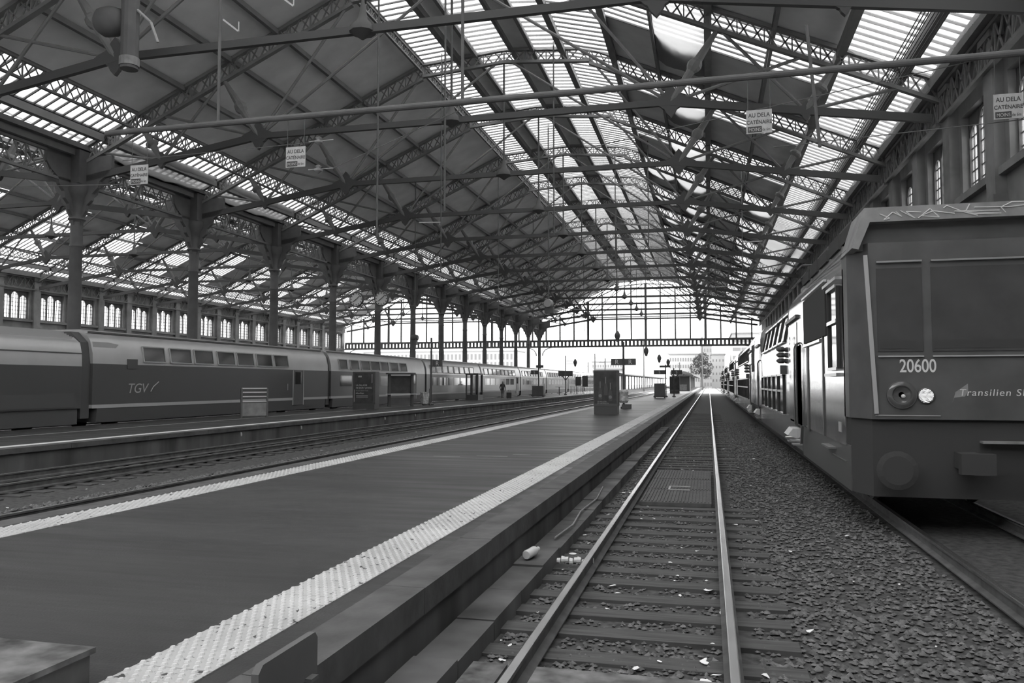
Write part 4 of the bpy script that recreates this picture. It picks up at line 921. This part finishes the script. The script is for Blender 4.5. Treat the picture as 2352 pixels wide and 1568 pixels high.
# lamps on long rods
def rz_(x): return zr(x - XC) + .03
def lamp(loc, top, label, big=False):
    top = rz_(loc[0]); l = empty('hanging_lamp', loc); tag(l, label, 'lamp', 'lamps on long rods'); s = 1.5 if big else 1.0
    obj('rod', MB().tube((0, 0, .5 * s), (0, 0, top - loc[2]), .03 * s, 6), 'iron', l)
    obj('shade', MB().lathe([(.08, .6 * s), (.16 * s, .5 * s), (.3 * s, .2 * s), (.3 * s, 0), (.2 * s, -.3 * s), (.18 * s, -.45 * s)], 12), 'roofpanel' if big else 'iron', l, smooth=True)
    obj('glass', MB().lathe([(.16 * s, -.45 * s), (.14 * s, -.55 * s), (.04, -.6 * s)], 10), 'lens', l)
lamp((-9.4, 85, 6.9), 21.5, 'dark hanging lamp above the double R sign'); lamp((-7.5, 100, 5.85), 21.5, 'hanging lamp just below the end girder near the middle'); lamp((-6.8, 115, 5.4), 21, 'hanging lamp second below the end girder'); lamp((-6.3, 130, 5.2), 21, 'hanging lamp third below the end girder')
lamp((-19.7, 120, 5.0), 19.5, 'hanging lamp above the forked sign post')
big = empty('floodlight', (-11.9, 60.0, 8.06)); tag(big, 'grey floodlight on a long rod in the middle of the hall', 'lamp')
obj('rod', MB().tube((0, 0, .3), (0, 0, rz_(-11.9) - 8.06), .045, 8), 'iron', big); obj('housing', MB().lathe([(.3, -.45), (.34, -.2), (.36, .1), (.22, .35), (.06, .45)], 14, (0, 0, 0), 'y'), 'grey', big, smooth=True); obj('ballast_box', MB().box(-.28, .4, -.2, .3, -.75, -.25), 'iron', big); obj('yoke', MB().box(-.05, .05, -.1, .1, .25, .6), 'iron', big)
bl2 = empty('floodlight', (-23.6, 62.0, 5.7)); tag(bl2, 'dark floodlight hanging before the first columns of the end screen', 'lamp'); obj('rod', MB().tube((0, 0, .2), (0, 0, rz_(-23.6) - 5.7), .04, 6), 'iron', bl2); obj('housing', MB().lathe([(.2, -.3), (.3, 0), (.2, .3)], 12, (0, 0, 0), 'x'), 'dark', bl2); obj('ballast_box', MB().box(-.15, .2, -.2, .2, -.6, -.1), 'dark', bl2)
bp_ = empty('floodlight', (-19.6, 23.5, 14.6)); tag(bp_, 'large shaded floodlight with a jointed arm near the upper left roof', 'lamp')
obj('housing', MB().lathe([(.35, -.5), (.5, -.3), (.52, .1), (.4, .45), (.15, .6)], 18, (-.9, 0, .2), 'x'), 'iron', bp_, smooth=True); obj('post', MB().tube((-.1, 0, -1.6), (-.1, 0, 4.0), .3, 14), 'iron', bp_); obj('band', MB().lathe([(.34, -1.5), (.34, -1.2)], 14, (-.1, 0, 0)), 'roofpanel', bp_); obj('arm', MB().path([(.2, 0, .5), (.75, 0, 0), (1.05, 0, -.75)], .05), 'grey', bp_)
# tube lights and drop rods with small arms
for i, (x, y, z, lb) in enumerate(((-16.0, 24, 14.35, 'short tube light first from the large floodlight'), (-13.9, 24, 15.0, 'short tube light second from the large floodlight'), (-12.2, 24, 15.2, 'short tube light third from the large floodlight'))):
    t_ = obj('tube_light', MB().bar((-.3, 0, .28), (.3, 0, -.2), .07, .06).tube((.3, 0, -.2), (.3, 0, .15), .02, 6), 'lgrey', None, (x, y, z)); tag(t_, lb, 'light', 'tube lights under the boarding')
for i, (x, y, z0, zt, s) in enumerate(((-15.5, 45, 11.6, 20.5, -1), (-17.5, 66, 10.9, 20.5, -1), (-18.8, 86, 11.6, 20, -1), (-16.5, 108, 12.0, 20.5, -1), (2.5, 60, 12.2, 17.5, 1), (0.8, 84, 11.8, 18, 1))):
    a_ = empty('catenary_dropper', (x, y, 0)); tag(a_, ('nearest thin drop rod with a pale side arm under the boarding', 'thin drop rod with a pale side arm, second under the boarding', 'thin drop rod with a pale side arm, third under the boarding', 'farthest thin drop rod with a side arm under the boarding', 'thin drop rod with a side arm right of the ridge', 'farther thin drop rod with a side arm right of the ridge')[i], 'dropper', 'droppers under the roof')
    obj('rod', MB().tube((0, 0, z0 - 3), (0, 0, rz_(x)), .035, 6), 'iron', a_); obj('arm', MB().bar((0, 0, z0), (s * 1.4, 0, z0 + .05), .05, .06), 'lgrey', a_)
for k, (x, y, z) in enumerate(((-14.4, 33, 19.5), (-11.2, 33, 21.5), (-8.6, 45, 21.5), (-7.4, 66, 21), (-4.4, 62, 20))):
    tag(obj('drop_rod', MB().tube((0, 0, 8.5 + k), (0, 0, rz_(x)), .045, 6), 'iron', None, (x, y, 0)), ('leftmost plain drop rod before the glazed ridge', 'plain drop rod second from the left before the ridge', 'plain drop rod in the middle before the ridge', 'plain drop rod second from the right before the ridge', 'rightmost plain drop rod before the ridge')[k], 'rod', 'drop rods under the ridge')

# ================================================================ outside the hall
for i, (x, y0, y1, w, lb) in enumerate(((-5.1, 172, 318, 3.6, 'dark platform canopy at the end of the middle platform'), (-19.3, 166, 376, 4.2, 'long platform canopy on many posts beyond the far platform'))):
    c = empty('platform_canopy', (x, 0, ZP)); tag(c, lb, 'canopy', 'canopies outside the hall')
    obj('roof', MB().prism([(-w / 2, 3.3), (0, 3.55), (w / 2, 3.3), (w / 2, 3.5), (0, 4.1), (-w / 2, 3.5)], 'y', y0, y1), 'iron', c)
    for k in range(26 if i else 10): yy = y0 + 1 + k * (8 if i else 14); obj('post', MB().box(-.13, .13, yy - .13, yy + .13, -.1, 3.4), 'dark', c)
obj('platform_extension', MB().box(-22, -16.6, 262, 440, -.3, ZP), 'kerb', lp); obj('platform_extension', MB().box(-8, -2.2, 262, 440, -.3, ZP), 'kerb', mp)
hut = empty('platform_hut', (-5.2, 166, ZP)); tag(hut, 'dark hut under the start of the middle platform canopy', 'hut'); obj('body', MB().box(-1.5, 1.5, -2, 2, 0, 2.9), 'dark', hut); obj('roof', MB().box(-1.9, 2.2, -2.4, 2.4, 2.9, 3.1), 'iron', hut); obj('panel', MB().box(-.6, .9, -2.04, -2, .1, 1.3), 'roofpanel', hut)
def building(name, x0, x1, y0, y1, z1, rows, cols, label, mt='pstone', roof=False, zb=0, ww=.5, wh=.5):
    b = empty(name, ((x0 + x1) / 2, y0, 0)); tag(b, label, 'building', 'buildings beyond the yard'); hw = (x1 - x0) / 2
    obj('wall', MB().box(-hw, hw, 0, y1 - y0, -.3, z1), mt, b); obj('roof', MB().box(-hw - .4, hw + .4, -.4, y1 - y0, z1, z1 + .5), 'psh', b)
    dx = 2 * hw / cols; dz = (z1 - zb - .6) / rows
    wme = MB().box(-dx * ww / 2, dx * ww / 2, -.06, .02, 0, dz * wh).mesh('window', 'pwin')
    for r in range(rows):
        for c in range(cols): put('window', wme, b, (-hw + (c + .5) * dx, 0, zb + .5 + r * dz))
building('apartment_building', -150, -79, 330, 345, 15.5, 2, 40, 'long pale building with a row of many windows behind the columns', zb=8, wh=.7)
building('apartment_building', -15.5, -3.4, 330, 350, 13.5, 4, 12, 'pale four storey building beyond the yard left of the tree', zb=2)
building('tower_block', -3.6, 1.6, 380, 392, 19.5, 6, 4, 'grey tower block rising behind the tree', 'psh')
building('apartment_building', 1.2, 6.5, 340, 352, 13.6, 4, 4, 'pale block with small square windows right of the tree', zb=2, ww=.35, wh=.35)
building('apartment_building', 9, 42, 320, 360, 21, 5, 10, 'tall pale building with bands of windows behind the suburban train', zb=4, ww=.9, wh=.4)
building('station_building', -10, 14, 430, 440, 5.6, 1, 14, 'low white station building closing the track perspective', zb=2)
building('apartment_building', -60, -44, 420, 440, 13, 3, 12, 'distant hazy block low on the horizon', zb=4)
building('signal_cabin', -35, -26.5, 250, 258, 6.2, 1, 8, 'flat roofed signal cabin beyond the fence', 'psh', zb=3.5, ww=.8, wh=.6)
tr_ = empty('tree', (-2.8, 322, 0)); tag(tr_, 'round leafy tree before the pale buildings beyond the yard', 'tree')
obj('trunk', MB().tube((0, 0, -.3), (0, 0, 6), .3, 8, .2), 'bark', tr_)
lv = MB()
for k in range(1500):
    d = Vector((rng.normal(), rng.normal(), rng.normal())).normalized() * (rng.uniform(.5, 1) ** .5); lb_ = ((0, 0, 9.0, 3.2), (-2.2, .5, 7.6, 2.4), (2.0, -.4, 7.9, 2.6), (.6, .3, 11.6, 2.3), (-1.0, -.5, 10.6, 2.2), (1.4, 0, 5.8, 2.0))[k % 6]; p = Vector((lb_[0] + d.x * lb_[3], lb_[1] + d.y * lb_[3], lb_[2] + d.z * lb_[3])); a = Vector((rng.normal(), rng.normal(), rng.normal())).normalized() * .45; b2 = Vector((rng.normal(), rng.normal(), rng.normal())).normalized() * .45
    lv.add([p, p + a, p + a + b2, p + b2], [(0, 1, 2, 3)])
obj('foliage', lv, 'leaf', tr_)
for i, (x, y, h_, lb) in enumerate(((-29.2, 210, 9.7, 'catenary mast left of the advertising column'), (-26.5, 210, 8.5, 'catenary mast just left of the double R sign'), (-16.4, 210, 12.9, 'tall catenary mast right of the double R sign'), (-1.9, 258, 16.5, 'lattice catenary mast before the tree'), (-34, 230, 8, 'catenary mast near the last iron column'), (-9.0, 260, 8.5, 'catenary mast above the middle canopy'))):
    m_ = empty('catenary_mast', (x, y, -.3)); tag(m_, lb, 'mast', 'masts outside the hall')
    obj('mast', MB().box(-.16, .16, -.16, .16, 0, h_ + .3), 'mast', m_); obj('cross_arm', MB().box(-1.6, .2, -.05, .05, h_ - .9, h_ - .78), 'mast', m_); obj('stay', MB().tube((-1.5, 0, h_ - .85), (0, 0, h_ + .2), .03, 5), 'mast', m_)

# polish streaks on the asphalt: roughness varies along the sweep direction
nt = M['asphalt'].node_tree; b_ = nt.nodes['Principled BSDF']; geo = nt.nodes.new('ShaderNodeNewGeometry'); mp_ = nt.nodes.new('ShaderNodeMapping'); mp_.inputs['Scale'].default_value = (.22, 2.2, 1)
nz = nt.nodes.new('ShaderNodeTexNoise'); nz.inputs['Scale'].default_value = 1.6; nz.inputs['Detail'].default_value = 6; mr = nt.nodes.new('ShaderNodeMapRange'); mr.inputs[1].default_value = .35; mr.inputs[2].default_value = .65; mr.inputs[3].default_value = .36; mr.inputs[4].default_value = .55
nt.links.new(geo.outputs['Position'], mp_.inputs['Vector']); nt.links.new(mp_.outputs[0], nz.inputs['Vector']); nt.links.new(nz.outputs['Fac'], mr.inputs[0]); nt.links.new(mr.outputs[0], b_.inputs['Roughness'])

# the marker lamp is lit
M['markerlight'].node_tree.nodes['Principled BSDF'].inputs['Emission Color'].default_value = (1, 1, 1, 1)
M['markerlight'].node_tree.nodes['Principled BSDF'].inputs['Emission Strength'].default_value = 0.45
